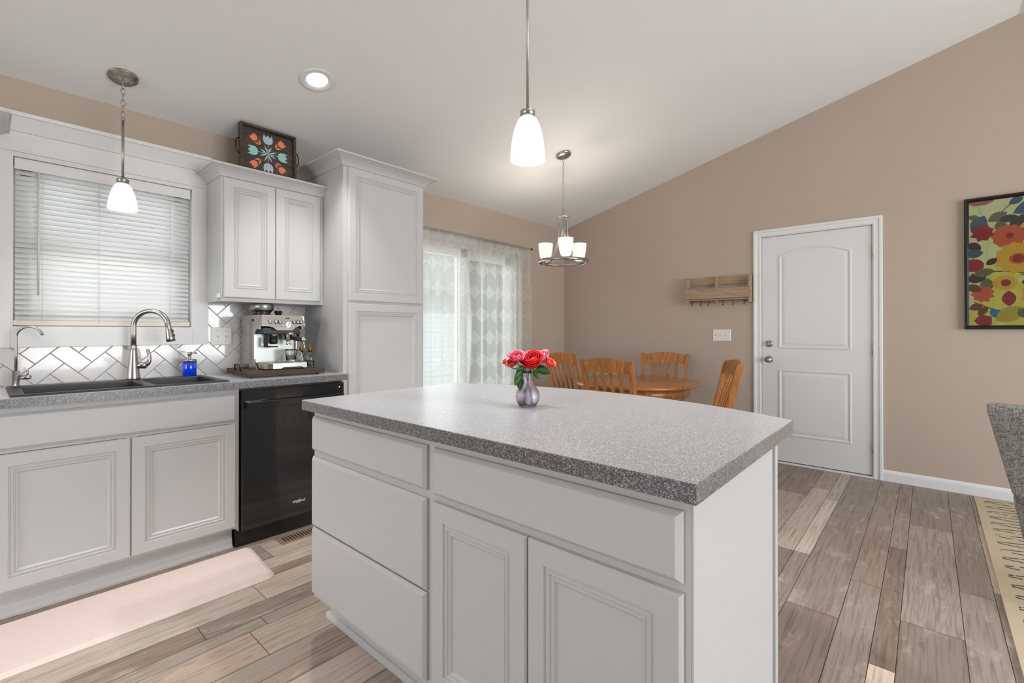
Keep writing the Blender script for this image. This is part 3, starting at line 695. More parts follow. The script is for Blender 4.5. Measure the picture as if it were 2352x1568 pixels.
# ------------------------------------------------------------------ taps, soap
def sweep_arc(c, r, a0, a1, n, dirv):
    return [Vector(c) + Vector(dirv) * (r * math.cos(a0 + (a1 - a0) * i / n)) + Vector((0, 0, r * math.sin(a0 + (a1 - a0) * i / n))) for i in range(n + 1)]
zr = .9277
FB = Vector((.105, -4.228, zr)); d = Vector((.62, .78, 0)).normalized()
fa = thing('kitchen_faucet', 'brushed nickel high-arc pull-down kitchen faucet with side lever', 'faucet', FB)
b = B().smooth(); b.lathe([(.0, 0), (.030, 0), (.031, .004), (.030, .010), (.0265, .05), (.021, .10), (.0165, .155), (.0145, .185)], n=28)
arcs = sweep_arc((d.x * .085, d.y * .085, .290), .085, PI, .10, 22, d)
b.tube([Vector((0, 0, .17)), Vector((0, 0, .25))] + arcs, .0135, 14); b.build('spout', M['nickel'], fa)
e = arcs[-1]; td = (arcs[-1] - arcs[-2]).normalized(); b = B().smooth()
b.tube([e - td * .004, e + td * .004, e + td * .006, e + td * .03, e + td * .07, e + td * .092, e + td * .094], [.0145, .0145, .0135, .0155, .0205, .0225, .019], 18); b.build('spray_head', M['nickel'], fa)
b = B(); sd_ = d; 
for q in (.035, .06):
    c = e + td * q + d * (.0165 if q < .05 else .0195); b.smooth().sphere(c, .006, (1, 1, 1.6), 8, 6)
b.build('spray_button', M['black'], fa)
b = B().smooth(); hd = Vector((.40, .92, 0)).normalized(); b.tube([hd * .01 + Vector((0, 0, .075)), hd * .056 + Vector((0, 0, .075)), hd * .060 + Vector((0, 0, .075))], [.017, .0185, .012], 14)
b.tube(bez(hd * .050 + Vector((0, 0, .078)), hd * .080 + Vector((0, 0, .082)), hd * .074 + Vector((0, 0, .135)), hd * .060 + Vector((0, 0, .163)), 10), [.014, .0135, .0125, .0115, .0105, .0095, .009, .0085, .0082, .008, .006], 10); b.build('lever', M['nickel'], fa)
FB = Vector((.105, -4.672, zr)); d2 = Vector((.50, .87, 0)).normalized()
wf = thing('filter_tap', 'slim brushed nickel drinking-water tap at the left end of the sink', 'faucet', FB)
b = B().smooth(); b.lathe([(.0, 0), (.0175, 0), (.0175, .004), (.0135, .006), (.0135, .072), (.010, .074), (.0, .075)], n=22); b.build('tap_body', M['nickel'], wf)
a = sweep_arc((d2.x * .050, d2.y * .050, .235), .050, PI, .42, 18, d2)
b = B().smooth(); b.tube([Vector((0, 0, .07)), Vector((0, 0, .15))] + a + [a[-1] + (a[-1] - a[-2]).normalized() * .012], [.0058] * (len(a) + 2) + [.0062], 10); b.build('gooseneck', M['nickel'], wf)
b = B().smooth(); b.tube([d2 * .01 + Vector((0, 0, .042)), d2 * .055 + Vector((0, 0, .042))], .010, 12); b.tube([d2 * .044 + Vector((0, 0, .045)), d2 * .044 + Vector((0, 0, .078))], .0035, 8); b.build('lever', M['nickel'], wf)
SBp = Vector((.112, -3.968, zr))
so_ = thing('soap_dispenser', 'bright blue hand-soap pump bottle with silver top behind the sink', 'soap dispenser', SBp)
b = B().smooth(); b.lathe([(.0, 0), (.033, 0), (.0355, .003), (.0355, .078), (.033, .082), (.0, .082)], n=28); b.build('bottle', P('blue_liquid', S(8, 62, 222), .12, coat=.6), so_)
b = B().smooth(); b.lathe([(.0, .082), (.036, .0822), (.036, .096), (.030, .099), (.012, .100), (.0075, .101), (.0075, .122), (.0105, .123), (.0105, .140), (.0, .141)], n=28); b.tube([(0, 0, .136), (.012, .024, .136), (.016, .034, .131)], .0045, 8); b.build('pump', M['nickel'], so_)
# switch plates
def plate(name, label, loc, ny, wd, ht, axis, tog=True):
    t = thing(name, label, 'light switch', loc); b = B()
    Mx = Matrix.Identity(4) if axis == 'x' else Matrix.Rotation(-PI / 2, 4, 'Z')
    b.rings([[Mx @ Vector((h, sx * (wd / 2 - i), sz * (ht / 2 - i))) for sx, sz in ((-1, -1), (1, -1), (1, 1), (-1, 1))] for i, h in ((0, 0), (0, .003), (.004, .0065))]); b.build('wall_plate', M['plate'], t)
    for k_ in range(ny):
        y = (k_ - (ny - 1) / 2) * .046
        b = B(); b.box(.006, .0072, y - .005, y + .005, -.012, .012, M=Mx); b.rings([[Mx @ Vector((.0065, y + sx * .004, sz * .008)) for sx, sz in ((-1, -1), (1, -1), (1, 1), (-1, 1))], [Mx @ Vector((.018, y + sx * .003, sz * .004 + .007)) for sx, sz in ((-1, -1), (1, -1), (1, 1), (-1, 1))]])
        b.build('toggle', M['white'], t)
        for z in (-.030, .030): B().smooth().sphere(Mx @ Vector((.0062, y, z)), .0028, (1, 1, 1), 8, 6).build('screw', M['nickel'], t)
plate('switch_plate', 'double toggle switch plate on the white herringbone tile', (.0072, -3.770, 1.158), 2, .118, .114, 'x')
plate('switch_plate.001', 'triple toggle switch plate on the tan wall beneath the wooden rack', (1.865, 0, 1.150), 3, .166, .114, 'y')
# ------------------------------------------------------------------ coffee corner
TB = Vector((.285, -3.548, .9187)); ta = math.radians(-3.2)
tr = thing('serving_tray', 'dark rustic wooden tray with iron handles under the espresso machine', 'tray', TB, ta)
b = B()
for x0 in (-.205, -.102, .001, .104): b.box(x0, x0 + .1, -.212, .212, .020, .038, .003)
b.build('tray_board', M['rustic'], tr)
b = B(); b.box(.19, .21, -.222, .222, .008, .040, .003); b.box(-.21, -.19, -.222, .222, .008, .040, .003); b.box(-.19, .19, -.222, -.206, .010, .034, .002); b.box(-.19, .19, .206, .222, .010, .034, .002); b.build('tray_rim', M['rustic'], tr)
for y in (-.214, .214):
    b = B().smooth(); b.tube([(-.055, y, .034), (-.05, y * 1.02, .066), (-.042, y * 1.04, .072), (.042, y * 1.04, .072), (.05, y * 1.02, .066), (.055, y, .034)], .0042, 8); b.build('handle', M['bronze'], tr)
for x in (-.17, .17):
    for y in (-.19, .19): B().smooth().sphere((x, y, .008), .012, (1, 1, .65), 10, 8).build('foot', M['bronze'], tr)
EB = Vector((.236, -3.540, .9187 + .0385)); em = thing('espresso_machine', 'stainless steel espresso machine with bean hopper on the wooden tray', 'espresso machine', EB, math.radians(-1.0))
em.scale = (1.04, .91, 1.045)
W2 = .142
b = B(); b.box(-.175, .015, -W2, W2, .02, .318, .006)
for y in (-W2, W2 - .008): b.prism([(-.05, .0), (.075, .0), (.045, .04), (.035, .06), (.035, .205), (.06, .235), (.12, .235), (.105, .318), (-.05, .318)], y, y + .008, lambda u, v, w_: (u, w_, v))
b.build('housing', M['steel'], em)
# head: sloping control fascia with a dropped middle
fy = [(-W2, .252), (-.10, .252), (-.075, .247), (-.048, .229), (.052, .229), (.075, .245), (.10, .254), (W2, .254)]
b = B(); lo = []; hi = []
def fx(z): return .160 - (z - .225) * .22
R0 = [(fx(z), y, z) for y, z in fy] + [(fx(.312), W2 - .004, .312), (fx(.318) - .006, W2 - .010, .318), (fx(.318) - .006, -W2 + .010, .318), (fx(.312), -W2 + .004, .312)]
R1 = [(.0, p[1], p[2]) for p in R0]
b.rings([R1, R0]); b.build('control_fascia', M['steel'], em)
b = B(); b.box(.0, .12, -.125, .125, .206, .246, .004); b.build('head_underside', M['black'], em)
b = B(); b.box(.015, .0175, -.132, .134, .045, .206, .001); b.build('splash_plate', M['mirror_steel'], em)
def on_fascia(y, z, h=0): return Vector((fx(z) + h, y, z - h * .0))
Rf = Matrix.Rotation(PI / 2 - .215, 4, 'Y')
for y in (-.088, -.050, -.014 - .010, .070, .094, .117):
    b = B().smooth(); b.lathe([(.0, 0), (.0105, 0), (.0105, .003), (.008, .0055), (.0, .006)], on_fascia(y, .279), 20, M=Rf); b.build('button', M['chrome'], em)
    b = B().smooth(); b.torus(on_fascia(y, .279, .001), .0115, .0012, 24, 6, M=Rf); b.build('button_ring', M['black'], em)
for y in (-.028, -.008, .062, .080):
    b = B().smooth(); b.lathe([(.0, 0), (.005, 0), (.004, .003), (.0, .0032)], on_fascia(y, .252), 12, M=Rf); b.build('small_button', M['chrome'], em)
b = B().smooth(); b.lathe([(.0, 0), (.021, 0), (.021, .003), (.0185, .004), (.018, .002)], on_fascia(.028, .262), 32, M=Rf, cap1=False); b.build('gauge_bezel', M['chrome'], em)
b = B(); b.lathe([(.0, .0012), (.018, .0014)], on_fascia(.028, .262), 32, M=Rf, cap0=False); b.build('gauge_face', M['dial'], em)
b = B(); b.box(.003, .004, -.001, .001, -.004, .013, M=Matrix.Translation(on_fascia(.028, .262)) @ Matrix.Rotation(-.215, 4, 'Y') @ Matrix.Rotation(-.6, 4, 'X')); b.build('gauge_needle', M['black'], em)
text('maker_lettering', 'Breville', M['black'], em, .009, on_fascia(.028, .300, .0006), (PI / 2 - .215, 0, PI / 2), .0002)
# drip tray
b = B(); P0 = [(.02, -.130), (.150, -.130), (.178, -.116), (.190, -.088), (.190, .135), (.180, .142), (.02, .142)]
b.rings([[(u, v, z) for u, v in inset(P0, i)] for i, z in ((.002, .004), (0, .006), (0, .036), (.003, .040))]); b.build('drip_tray', M['steel'], em)
b = B(); b.rings([[(u, v, z) for u, v in inset(P0, i)] for i, z in ((.010, .0402), (.012, .0415))]); b.build('drip_grill', M['mirror_steel'], em)
b = B(); b.prism([(-.045, .004), (.13, .004), (.118, .004), (.10, .014), (-.02, .014), (-.035, .006)], .1895, .1912, lambda u, v, w_: (w_, u, v)); b.build('tray_recess', M['black'], em)
# grinder, group head, portafilter, wand, knob
b = B().smooth(); b.lathe([(.0, .195), (.030, .195), (.030, .222), (.0, .222)], (.085, -.040, 0), 24); b.build('grind_outlet', M['steel'], em)
b = B(); b.box(.045, .105, -.085, -.015, .128, .135, .003); b.box(.045, .105, -.088, -.083, .128, .19, .002); b.build('grind_cradle', M['bronze'], em)
b = B().smooth(); b.lathe([(.0, .145), (.022, .147), (.027, .16), (.024, .195), (.0, .195)], (.085, -.040, 0), 20); b.build('grind_funnel', M['black'], em)
b = B().smooth(); b.lathe([(.0, .170), (.030, .170), (.034, .178), (.034, .195), (.038, .196), (.038, .222), (.0, .222)], (.088, .058, 0), 28); b.build('group_head', M['chrome'], em)
b = B().smooth(); b.tube([(.115, .060, .182), (.15, .070, .180), (.225, .092, .174)], [.010, .0125, .015], 12); b.build('portafilter_handle', M['black'], em)
b = B().smooth(); b.sphere((.228, .093, .174), .0155, (1, 1, 1), 14, 10); b.build('handle_cap', M['chrome'], em)
b = B().smooth(); b.tube([(.088, .05, .172), (.088, .05, .155), (.095, .045, .145)], .007, 8); b.tube([(.088, .066, .172), (.088, .066, .155), (.095, .071, .145)], .007, 8); b.build('spout', M['chrome'], em)
b = B().smooth(); b.tube([(.075, .128, .215), (.085, .138, .19), (.11, .155, .16), (.12, .160, .075)], [.006, .006, .005, .0045], 8); b.build('steam_wand', M['chrome'], em)
b = B().smooth(); b.lathe([(.0, -.012), (.021, -.012), (.021, .004), (.017, .010), (.0, .010)], (.03, .152, .205), 20, M=Matrix.Rotation(-PI / 2, 4, 'X')); b.build('steam_dial', M['black'], em)
# hopper
HC = (-.055, -.060, 0)
b = B().smooth(); b.lathe([(.0, .318), (.060, .318), (.060, .326), (.052, .328), (.066, .345), (.074, .352)], HC, 36, cap1=False); b.build('hopper', P('smoked_plastic', S(40, 38, 38), .12, coat=.5), em)
b = B().smooth(); b.lathe([(.0745, .351), (.0765, .352), (.0765, .385), (.074, .388), (.03, .392), (.0, .392)], HC, 36, cap0=False); b.build('hopper_lid', M['mirror_steel'], em)
b = B().smooth(); b.lathe([(.0, .318), (.021, .318), (.021, .333), (.026, .341), (.026, .348), (.0, .350)], (-.03, .042, 0), 22); b.build('tamper', M['black'], em)
b = B(); b.box(-.005, .025, -W2 - .003, -W2 + .002, .282, .296, .002); b.build('grind_selector', M['black'], em)
# mug
MP = EB + Vector((.125, .054, .0437)); mg = thing('glass_mug', 'clear glass mug on the drip tray of the espresso machine', 'mug', MP)
b = B().smooth(); b.lathe([(.0, 0), (.026, 0), (.029, .004), (.036, .066), (.0375, .076), (.0352, .076), (.0335, .066), (.0265, .012), (.0, .010)], n=30); b.build('cup', M['glass'], mg)
b = B().smooth(); b.tube(bez((.012, .033, .064), (.02, .066, .070), (.018, .066, .012), (.010, .0295, .016), 14), .0042, 8); b.build('handle', M['glass'], mg)
# oil bottles
def bottle(name, label, loc):
    t = thing(name, label, 'bottle', loc, 0, 'glass bottles with gold pourers by the pantry')
    b = B().smooth(); b.lathe([(.0, 0), (.024, 0), (.026, .004), (.026, .06), (.022, .075), (.012, .088), (.0115, .105), (.0095, .105), (.010, .087), (.0195, .073), (.0235, .058), (.0235, .006), (.0, .005)], n=24); b.build('bottle_glass', M['glass'], t)
    b = B().smooth(); b.lathe([(.0, .1055), (.0135, .1055), (.0135, .112), (.0115, .113), (.0125, .124), (.008, .131), (.004, .134), (.0, .135)], n=20); b.tube(bez((0, 0, .13), (0, 0, .15), (.004, .002, .158), (.012, .006, .168), 8), [.0042] * 6 + [.0038, .0034, .003], 8); b.build('pour_spout', M['gold'], t)
    return t
zt_ = .9187 + .0385
bottle('oil_bottle', 'clear bottle with gold pourer nearest the espresso machine', (.262, -3.376, zt_))
bottle('oil_bottle.001', 'clear bottle with gold pourer nearest the pantry side', (.300, -3.336, zt_))
# ------------------------------------------------------------------ lamps
SL = math.atan(.2493); TILT = Matrix.Rotation(-SL, 4, 'Y')                # ceiling pitch
def spot(name, loc, power, size, r=.05, col=(1, .98, .95), blend=.7):
    d = bpy.data.lights.new(name, 'SPOT'); d.energy = power; d.spot_size = math.radians(size); d.spot_blend = blend; d.shadow_soft_size = r; d.color = col
    o = bpy.data.objects.new(name, d); COL.objects.link(o); o.location = loc; return o
def lamp(name, loc, power, r, col=(1, .95, .88)):
    d = bpy.data.lights.new(name, 'POINT'); d.energy = power; d.shadow_soft_size = r; d.color = col
    o = bpy.data.objects.new(name, d); COL.objects.link(o); o.location = loc; return o
def chain(b, p0, p1, ln=.026, wd=.0065, r=.0016):
    p0, p1 = Vector(p0), Vector(p1); L = (p1 - p0).length; n = max(2, int(L / (ln * .78))); 
    for i in range(n):
        c = p0 + (p1 - p0) * ((i + .5) / n); pts = []
        h = L / n * .5 + .0035
        for k in range(12):
            a = 2 * PI * k / 12; u = wd * math.cos(a); v = h * math.sin(a)
            pts.append(Vector((u, 0, v)) if i % 2 == 0 else Vector((0, u, v)))
        R = []
        for k in range(12):
            t = (pts[(k + 1) % 12] - pts[k - 1]).normalized(); s_ = t.cross(Vector((0, 1, 0)) if i % 2 == 0 else Vector((1, 0, 0)))
            o_ = Vector((0, 1, 0)) if i % 2 == 0 else Vector((1, 0, 0))
            R.append([c + pts[k] + (s_ * math.cos(q) + o_ * math.sin(q)) * r for q in [2 * PI * m / 6 for m in range(6)]])
        b.rings(R, closed=True)
def canopy(b, r, h, c=(0, 0, 0)):
    b.lathe([(.0, .004), (r, .004), (r, -h * .35), (r * .97, -h * .45), (r * .86, -h * .5), (r * .84, -h * .8), (r * .25, -h), (.0, -h)], c, 36, M=TILT)
# sink pendant
PS = Vector((.262, -4.300, 0)); PS.z = zc(PS.x)
t = thing('pendant_lamp', 'brushed nickel pendant with white glass shade on a chain over the sink', 'pendant lamp', PS)
b = B().smooth(); canopy(b, .064, .022); 
for s_ in (-1, 1): b.sphere(TILT @ Vector((0, s_ * .034, -.022)), .0055, (1, 1, .8), 8, 6)
b.tube([(0, 0, -.02), (0, 0, -.036)], .006, 8); b.build('canopy', M['nickel'], t)
zt = 2.284 - PS.z; b = B().smooth(); chain(b, (0, 0, -.034), (0, 0, zt + .008), .034, .0085, .0022); b.build('chain', M['nickel'], t)
z1 = 1.975 - PS.z
b = B().smooth(); b.tube([(0, 0, zt), (0, 0, z1)], .0058, 12); b.sphere((0, 0, zt), .0095, (1, 1, 1), 10, 8); b.build('rod', M['nickel'], t)
b = B().smooth(); b.lathe([(.0, z1), (.025, z1), (.026, z1 - .003), (.026, z1 - .026), (.0, z1 - .026)], n=28); b.build('socket_cap', M['nickel'], t)
zs = z1 - .024; b = B().smooth()
sh = [(.024, 0), (.033, -.010), (.043, -.030), (.052, -.060), (.059, -.095), (.063, -.135)]
b.lathe([(r, zs + z) for r, z in sh] + [(r - .004, zs + z + .001) for r, z in reversed(sh)], n=44, cap0=False, cap1=False); b.build('glass_shade', M['shade'], t)
b = B().smooth(); b.sphere((0, 0, zs - .05), .020, (1, 1, 1.3), 14, 10); b.build('light_bulb', M['bulb'], t)
spot('pendant_light_sink', (PS.x, PS.y, PS.z + zs - .11), 3.5, 140, .03)
# island pendant
PI_ = Vector((2.256, -3.437, 0)); PI_.z = zc(PI_.x)
t = thing('pendant_lamp.001', 'brushed nickel pendant with tall white glass shade on a rod over the island', 'pendant lamp', PI_)
b = B().smooth(); canopy(b, .062, .024); b.build('canopy', M['nickel'], t)
z1 = 2.010 - PI_.z
b = B().smooth(); b.tube([(0, 0, -.02), (0, 0, z1)], .0052, 12); b.build('rod', M['nickel'], t)
b = B().smooth(); b.lathe([(.0, z1), (.0265, z1), (.0275, z1 - .002), (.0275, z1 - .024), (.0, z1 - .024)], n=28); b.build('socket_cap', M['nickel'], t)
zs = z1 - .022; b = B().smooth()
sh = [(.024, 0), (.034, -.010), (.044, -.030), (.054, -.062), (.0605, -.10), (.0645, -.14), (.0655, -.163)]
b.lathe([(r, zs + z) for r, z in sh] + [(r - .0035, zs + z + .001) for r, z in reversed(sh)], n=44, cap0=False, cap1=False); b.build('glass_shade', M['shade'], t)
b = B().smooth(); b.sphere((0, 0, zs - .06), .018, (1, 1, 1.4), 14, 10); b.build('light_bulb', M['bulb'], t)
spot('pendant_light_island', (PI_.x, PI_.y, PI_.z + zs - .135), 44, 150, .03)
# recessed downlight
RP = Vector((.757, -3.512, 0)); RP.z = zc(RP.x) - .001
t = thing('recessed_light', 'round lit recessed downlight in the sloping ceiling', 'ceiling light', RP)
b = B().smooth(); b.lathe([(.094, .0), (.094, -.003), (.088, -.006), (.060, -.002), (.055, .012), (.055, .0)], n=44, cap0=False, cap1=False, M=TILT); b.build('trim_ring', M['white'], t)
b = B(); b.lathe([(.0, .0), (.056, .0), (.056, -.0012), (.0, -.0012)], n=40, M=TILT); b.build('diffuser', M['bulb'], t)
spot('downlight', RP + Vector((.004, 0, -.012)), 60, 84, .05)
for q, lb_ in (((.757, -5.15), 'unseen downlight added in the ceiling over the sink aisle'), ((2.9, -3.25), 'unseen downlight added high in the ceiling above the island'), ((3.4, -5.6), 'unseen downlight added in the ceiling behind the camera')):                              # unseen copies of the fitting, added to brighten the aisle and island
    c = copy_tree(t); c.location = (q[0], q[1], zc(q[0]) - .001); c['label'] = lb_
    spot('downlight', Vector(c.location) + Vector((.004, 0, -.012)), {.757: 60, 2.9: 130, 3.4: 20}[q[0]], 100, .05)
# chandelier
CH = Vector((1.043, -1.492, 0)); CH.z = zc(CH.x)
t = thing('chandelier', 'three-light nickel ring chandelier hanging on a chain by the curtains', 'chandelier', CH)
b = B().smooth(); b.lathe([(.0, .004), (.066, .004), (.066, -.010), (.058, -.020), (.030, -.027), (.0, -.028)], n=32, M=TILT); b.tube([(0, 0, -.02), (0, 0, -.045)], .005, 8); b.build('canopy', M['nickel'], t)
zt = 2.175 - CH.z; b = B().smooth(); chain(b, (0, 0, -.04), (0, 0, zt + .02), .036, .0088, .0019); b.build('chain', M['nickel'], t)
b = B().smooth(); b.torus((0, 0, zt + .014), .016, .0028, 20, 6, M=Matrix.Rotation(PI / 2, 4, 'X')); b.lathe([(.0, zt - .002), (.046, zt - .004), (.046, zt - .012), (.042, zt - .014), (.0, zt - .014)], n=28); b.tube([(0, 0, zt - .01), (0, 0, zt - .20)], [.013, .016], 14); b.build('centre_stem', M['nickel'], t)
zr_ = 1.782 - CH.z
b = B().smooth(); prr = [(.207, .012), (.213, .012), (.213, -.012), (.207, -.012)]; b.rings([[Vector((r * math.cos(a), r * math.sin(a), zr_ + z)) for r, z in prr] for a in [2 * PI * i / 64 for i in range(64)]], closed=True); b.build('ring', M['nickel'], t)
a0 = math.atan2(-fw.y, -fw.x)
for k_ in range(3):
    a = a0 + k_ * 2 * PI / 3; u = Vector((math.cos(a), math.sin(a), 0))
    b = B().smooth(); pts = bez(u * .034 + Vector((0, 0, zt - .012)), u * .040 + Vector((0, 0, zt - .16)), u * .062 + Vector((0, 0, zr_ + .03)), u * .15 + Vector((0, 0, zr_ - .004)), 18) + [u * .209 + Vector((0, 0, zr_))]
    b.tube(pts, .0068, 10); arm_ = b.build('arm', M['nickel'], t)
    c = u * .168; b = B().smooth(); b.lathe([(.0, zr_ - .012), (.026, zr_ - .010), (.026, zr_ + .008), (.021, zr_ + .018), (.0, zr_ + .018)], c, 20); b.build('socket_cup', M['nickel'], arm_)
    b = B().smooth(); sh = [(.022, .014), (.036, .024), (.048, .052), (.056, .090), (.061, .135), (.063, .168)]
    b.lathe([(r, zr_ + z) for r, z in sh] + [(r - .0035, zr_ + z) for r, z in reversed(sh)], c, 36, cap0=False, cap1=False); b.build('glass_cup', M['shade2'], arm_)
    b = B().smooth(); b.sphere(c + Vector((0, 0, zr_ + .06)), .018, (1, 1, 1.4), 12, 8); b.build('light_bulb', M['bulb'], arm_)
    lamp('chandelier_light', CH + c + Vector((0, 0, zr_ + .125)), 3.2, .03, (1, .90, .76))

# ------------------------------------------------------------------ dining table and chairs
TC = Vector((1.421, -.929, 0)); TR = .54
t = thing('dining_table', 'round honey-oak pedestal dining table among four chairs', 'table', TC)
b = B().smooth(); b.lathe([(.0, .722), (TR - .012, .722), (TR - .002, .728), (TR, .736), (TR - .003, .746), (TR - .012, .752), (.0, .752)], n=72); b.build('tabletop', M['oakx'], t)
b = B().smooth(); b.lathe([(.0, .645), (.455, .645), (.462, .651), (.462, .722), (.0, .722)], n=64); b.build('apron', M['oak'], t)
for a in (-.9, 1.4, 3.6):
    b = B(); b.box(.455, .468, -.022, .022, .64, .711, .002, M=Matrix.Rotation(a, 4, 'Z')); b.build('apron_block', M['oak'], t)
b = B().smooth(); b.lathe([(.0, .12), (.075, .12), (.085, .15), (.06, .19), (.05, .24), (.075, .33), (.085, .40), (.06, .48), (.05, .55), (.10, .62), (.13, .64), (.0, .64)], n=36); b.build('pedestal', M['oak'], t)
for k_ in range(4):
    a = PI / 4 + k_ * PI / 2 + .1
    b = B(); b.prism([(.05, .20), (.12, .17), (.20, .09), (.28, .05), (.30, .0), (.26, .0), (.20, .04), (.12, .10), (.05, .12)], -.025, .025, lambda u, v, w_: Matrix.Rotation(a, 4, 'Z') @ Vector((u, w_, v))); b.build('foot', M['oak'], t)
def make_chair(label, loc, rz):
    t = thing('dining_chair', label, 'chair', loc, rz, 'oak slat-back dining chairs round the table')
    W = .205
    def post_x(z): return -.19 if z < .42 else -.19 - (z - .42) * .235
    b = B(); b.prism([(-.20, -.195), (.20, -.215), (.215, -.20), (.215, .20), (.20, .215), (-.20, .195)], .425, .448, lambda u, v, w_: (u, v, w_)); b.build('seat', M['oak'], t)
    b = B(); b.box(-.18, .18, -.185, -.165, .375, .425); b.box(-.18, .18, .165, .185, .375, .425); b.box(.165, .185, -.18, .18, .375, .425); b.box(-.185, -.165, -.18, .18, .375, .425); b.build('seat_rail', M['oak'], t)
    for s_ in (-1, 1):
        b = B(); R = []
        for z, th in ((0, .034), (.20, .038), (.42, .044), (.60, .044), (.80, .044), (.93, .044), (.955, .036), (.966, .018)):
            y = s_ * (.185 + max(0, z - .42) * .062); x = post_x(z) if z > .42 else -.19 - (.42 - z) * .05; tw = .030
            x += (.044 - th) * -.35 if z > .9 else 0
            R.append([(x - th / 2, y - tw / 2, z), (x + th / 2, y - tw / 2, z), (x + th / 2, y + tw / 2, z), (x - th / 2, y + tw / 2, z)])
        b.rings(R); b.build('back_post', M['oak'], t)
        b = B(); b.rings([[(.175 + sx * q, s_ * .185 + sy * q, z) for sx, sy in ((-1, -1), (1, -1), (1, 1), (-1, 1))] for z, q in ((0, .014), (.30, .019), (.425, .021))]); b.build('front_leg', M['oak'], t)
        box('side_stretcher', M['oak'], t, -.19, .17, s_ * .185 - .009, s_ * .185 + .009, .16, .19)
    # crest rail, arched on top and bowed back
    b = B(); R = []
    for i in range(15):
        q = i / 14 * 2 - 1; y = q * .215; bow = -.022 * (1 - q * q); zt_ = .945 + .035 * (1 - q * q); zb_ = .862 + .008 * (1 - q * q)
        R.append([(post_x(zb_) - .009 + bow, y, zb_), (post_x(zb_) + .011 + bow, y, zb_), (post_x(zt_) + .011 + bow, y, zt_), (post_x(zt_) - .009 + bow, y, zt_)])
    b.rings(R); b.build('crest_rail', M['oak'], t)
    b = B(); b.rings([[(post_x(.50) + dx, y, z) for dx, z in ((-.009, .485), (.009, .485), (.007, .52), (-.011, .52))] for y in (-.19, .19)]); b.build('lower_rail', M['oak'], t)
    for k_ in range(4):
        q = (k_ - 1.5) * .066; R = []
        for i in range(9):
            z = .50 + (.872 - .50) * i / 8; y = q * (1 + .18 * i / 8); x = post_x(z) - .022 * math.sin(PI * i / 8 * .55) * (1 - (q / .2) ** 2) + .012 * math.sin(PI * i / 8)
            R.append([(x - .005, y - .0155, z), (x + .005, y - .0155, z), (x + .005, y + .0155, z), (x - .005, y + .0155, z)])
        b = B(); b.rings(R); b.build('back_slat', M['oak'], t)
    return t
def at_back(px, py, fx_, fy_):                                       # top of the back sits at (px, py)
    n = math.hypot(fx_, fy_); return (px + fx_ / n * .315, py + fy_ / n * .315, 0), math.atan2(fy_, fx_)
chairs = [((.677, -1.03), (1, .0), 'oak slat-back chair left of the table, just behind the roses'), ((1.495, -1.565), (0, 1), 'oak slat-back chair on the near side, its back hiding part of the tabletop'),
          ((1.38, -.215), (.24, -.97), 'oak slat-back chair on the far side of the table against the tan wall'), ((2.285, -1.08), (-.88, -.47), 'oak slat-back chair right of the table, nearest the white door')]
ch0 = None
for (bx, by), (fx_, fy_), lb in chairs:
    loc, rz = at_back(bx, by, fx_, fy_)
    if ch0 is None: ch0 = make_chair(lb, loc, rz)
    else:
        c = copy_tree(ch0); c.location = loc; c.rotation_euler = (0, 0, rz); c['label'] = lb
# ------------------------------------------------------------------ wall rack by the door
O = (1.845, -.045, 1.60); rk = thing('wall_rack', 'weathered wooden wall rack with six small hooks beside the door', 'wall rack', O)
def rbox(nm, *q): box(nm, M['grey_wood'], rk, *q, .002, off=O)
rbox('side_board', 1.552, 1.570, -.085, 0, 1.462, 1.722); rbox('side_board', 2.123, 2.141, -.085, 0, 1.462, 1.722)
rbox('divider', 1.828, 1.846, -.078, 0, 1.462, 1.722)
rbox('back_board', 1.570, 2.123, -.018, -.001, 1.640, 1.722)
rbox('front_board', 1.540, 2.130, -.100, -.085, 1.505, 1.602)
rbox('bottom_board', 1.570, 2.123, -.085, -.002, 1.488, 1.503)
b = B().smooth(); b.tube([(1.57, -.045, 1.478), (2.123, -.045, 1.478)], .0045, 8); b.build('hook_bar', M['grey_wood'], rk, O)
for x in (1.600, 1.682, 1.757, 1.895, 1.985, 2.085):
    b = B().smooth(); b.tube([(x, -.05, 1.490), (x, -.052, 1.452), (x, -.058, 1.440), (x, -.068, 1.438), (x, -.074, 1.446), (x, -.074, 1.454)], .0024, 6); b.build('hook', M['bronze'], rk, O)
# ------------------------------------------------------------------ floral picture
O = (3.95, -.02, 1.678); pc = thing('framed_picture', 'black-framed colourful floral print cut by the right edge of the photo', 'picture', O)
fx0, fx1, fz0, fz1 = 3.568, 4.335, 1.205, 2.150
b = B(); pr = [(0, .0), (0, .026), (.006, .030), (.016, .028), (.022, .020), (.026, .014), (.026, 0)]
b.rings([[(fx0 + i, -.004 - h, fz0 + i), (fx1 - i, -.004 - h, fz0 + i), (fx1 - i, -.004 - h, fz1 - i), (fx0 + i, -.004 - h, fz1 - i)] for i, h in pr], cap0=False, cap1=False); b.build('frame', M['kbblack'], pc, O)
cols = [S(250, 249, 188), S(250, 197, 71), S(233, 111, 75), S(177, 53, 57), S(73, 105, 130), S(66, 59, 62), S(123, 125, 82), S(209, 188, 73), S(200, 111, 116), S(249, 233, 111), S(53, 143, 188), S(132, 84, 59)]
pm = [P('print_colour', c, .55, var=.12, vscale=25) for c in cols]
b = B(); X0, X1, Z0, Z1 = fx0 + .024, fx1 - .024, fz0 + .024, fz1 - .024
b.box(X0, X1, -.0150, -.006, Z0, Z1)
lay = [0]
def decal(pts, ci):
    lay[0] += 1; y = -.0152 - lay[0] * .000012
    pts = [(min(max(u, X0), X1), min(max(v, Z0), Z1)) for u, v in pts]
    b.mat(ci); b.face([b.v((u, y, v)) for u, v in pts])
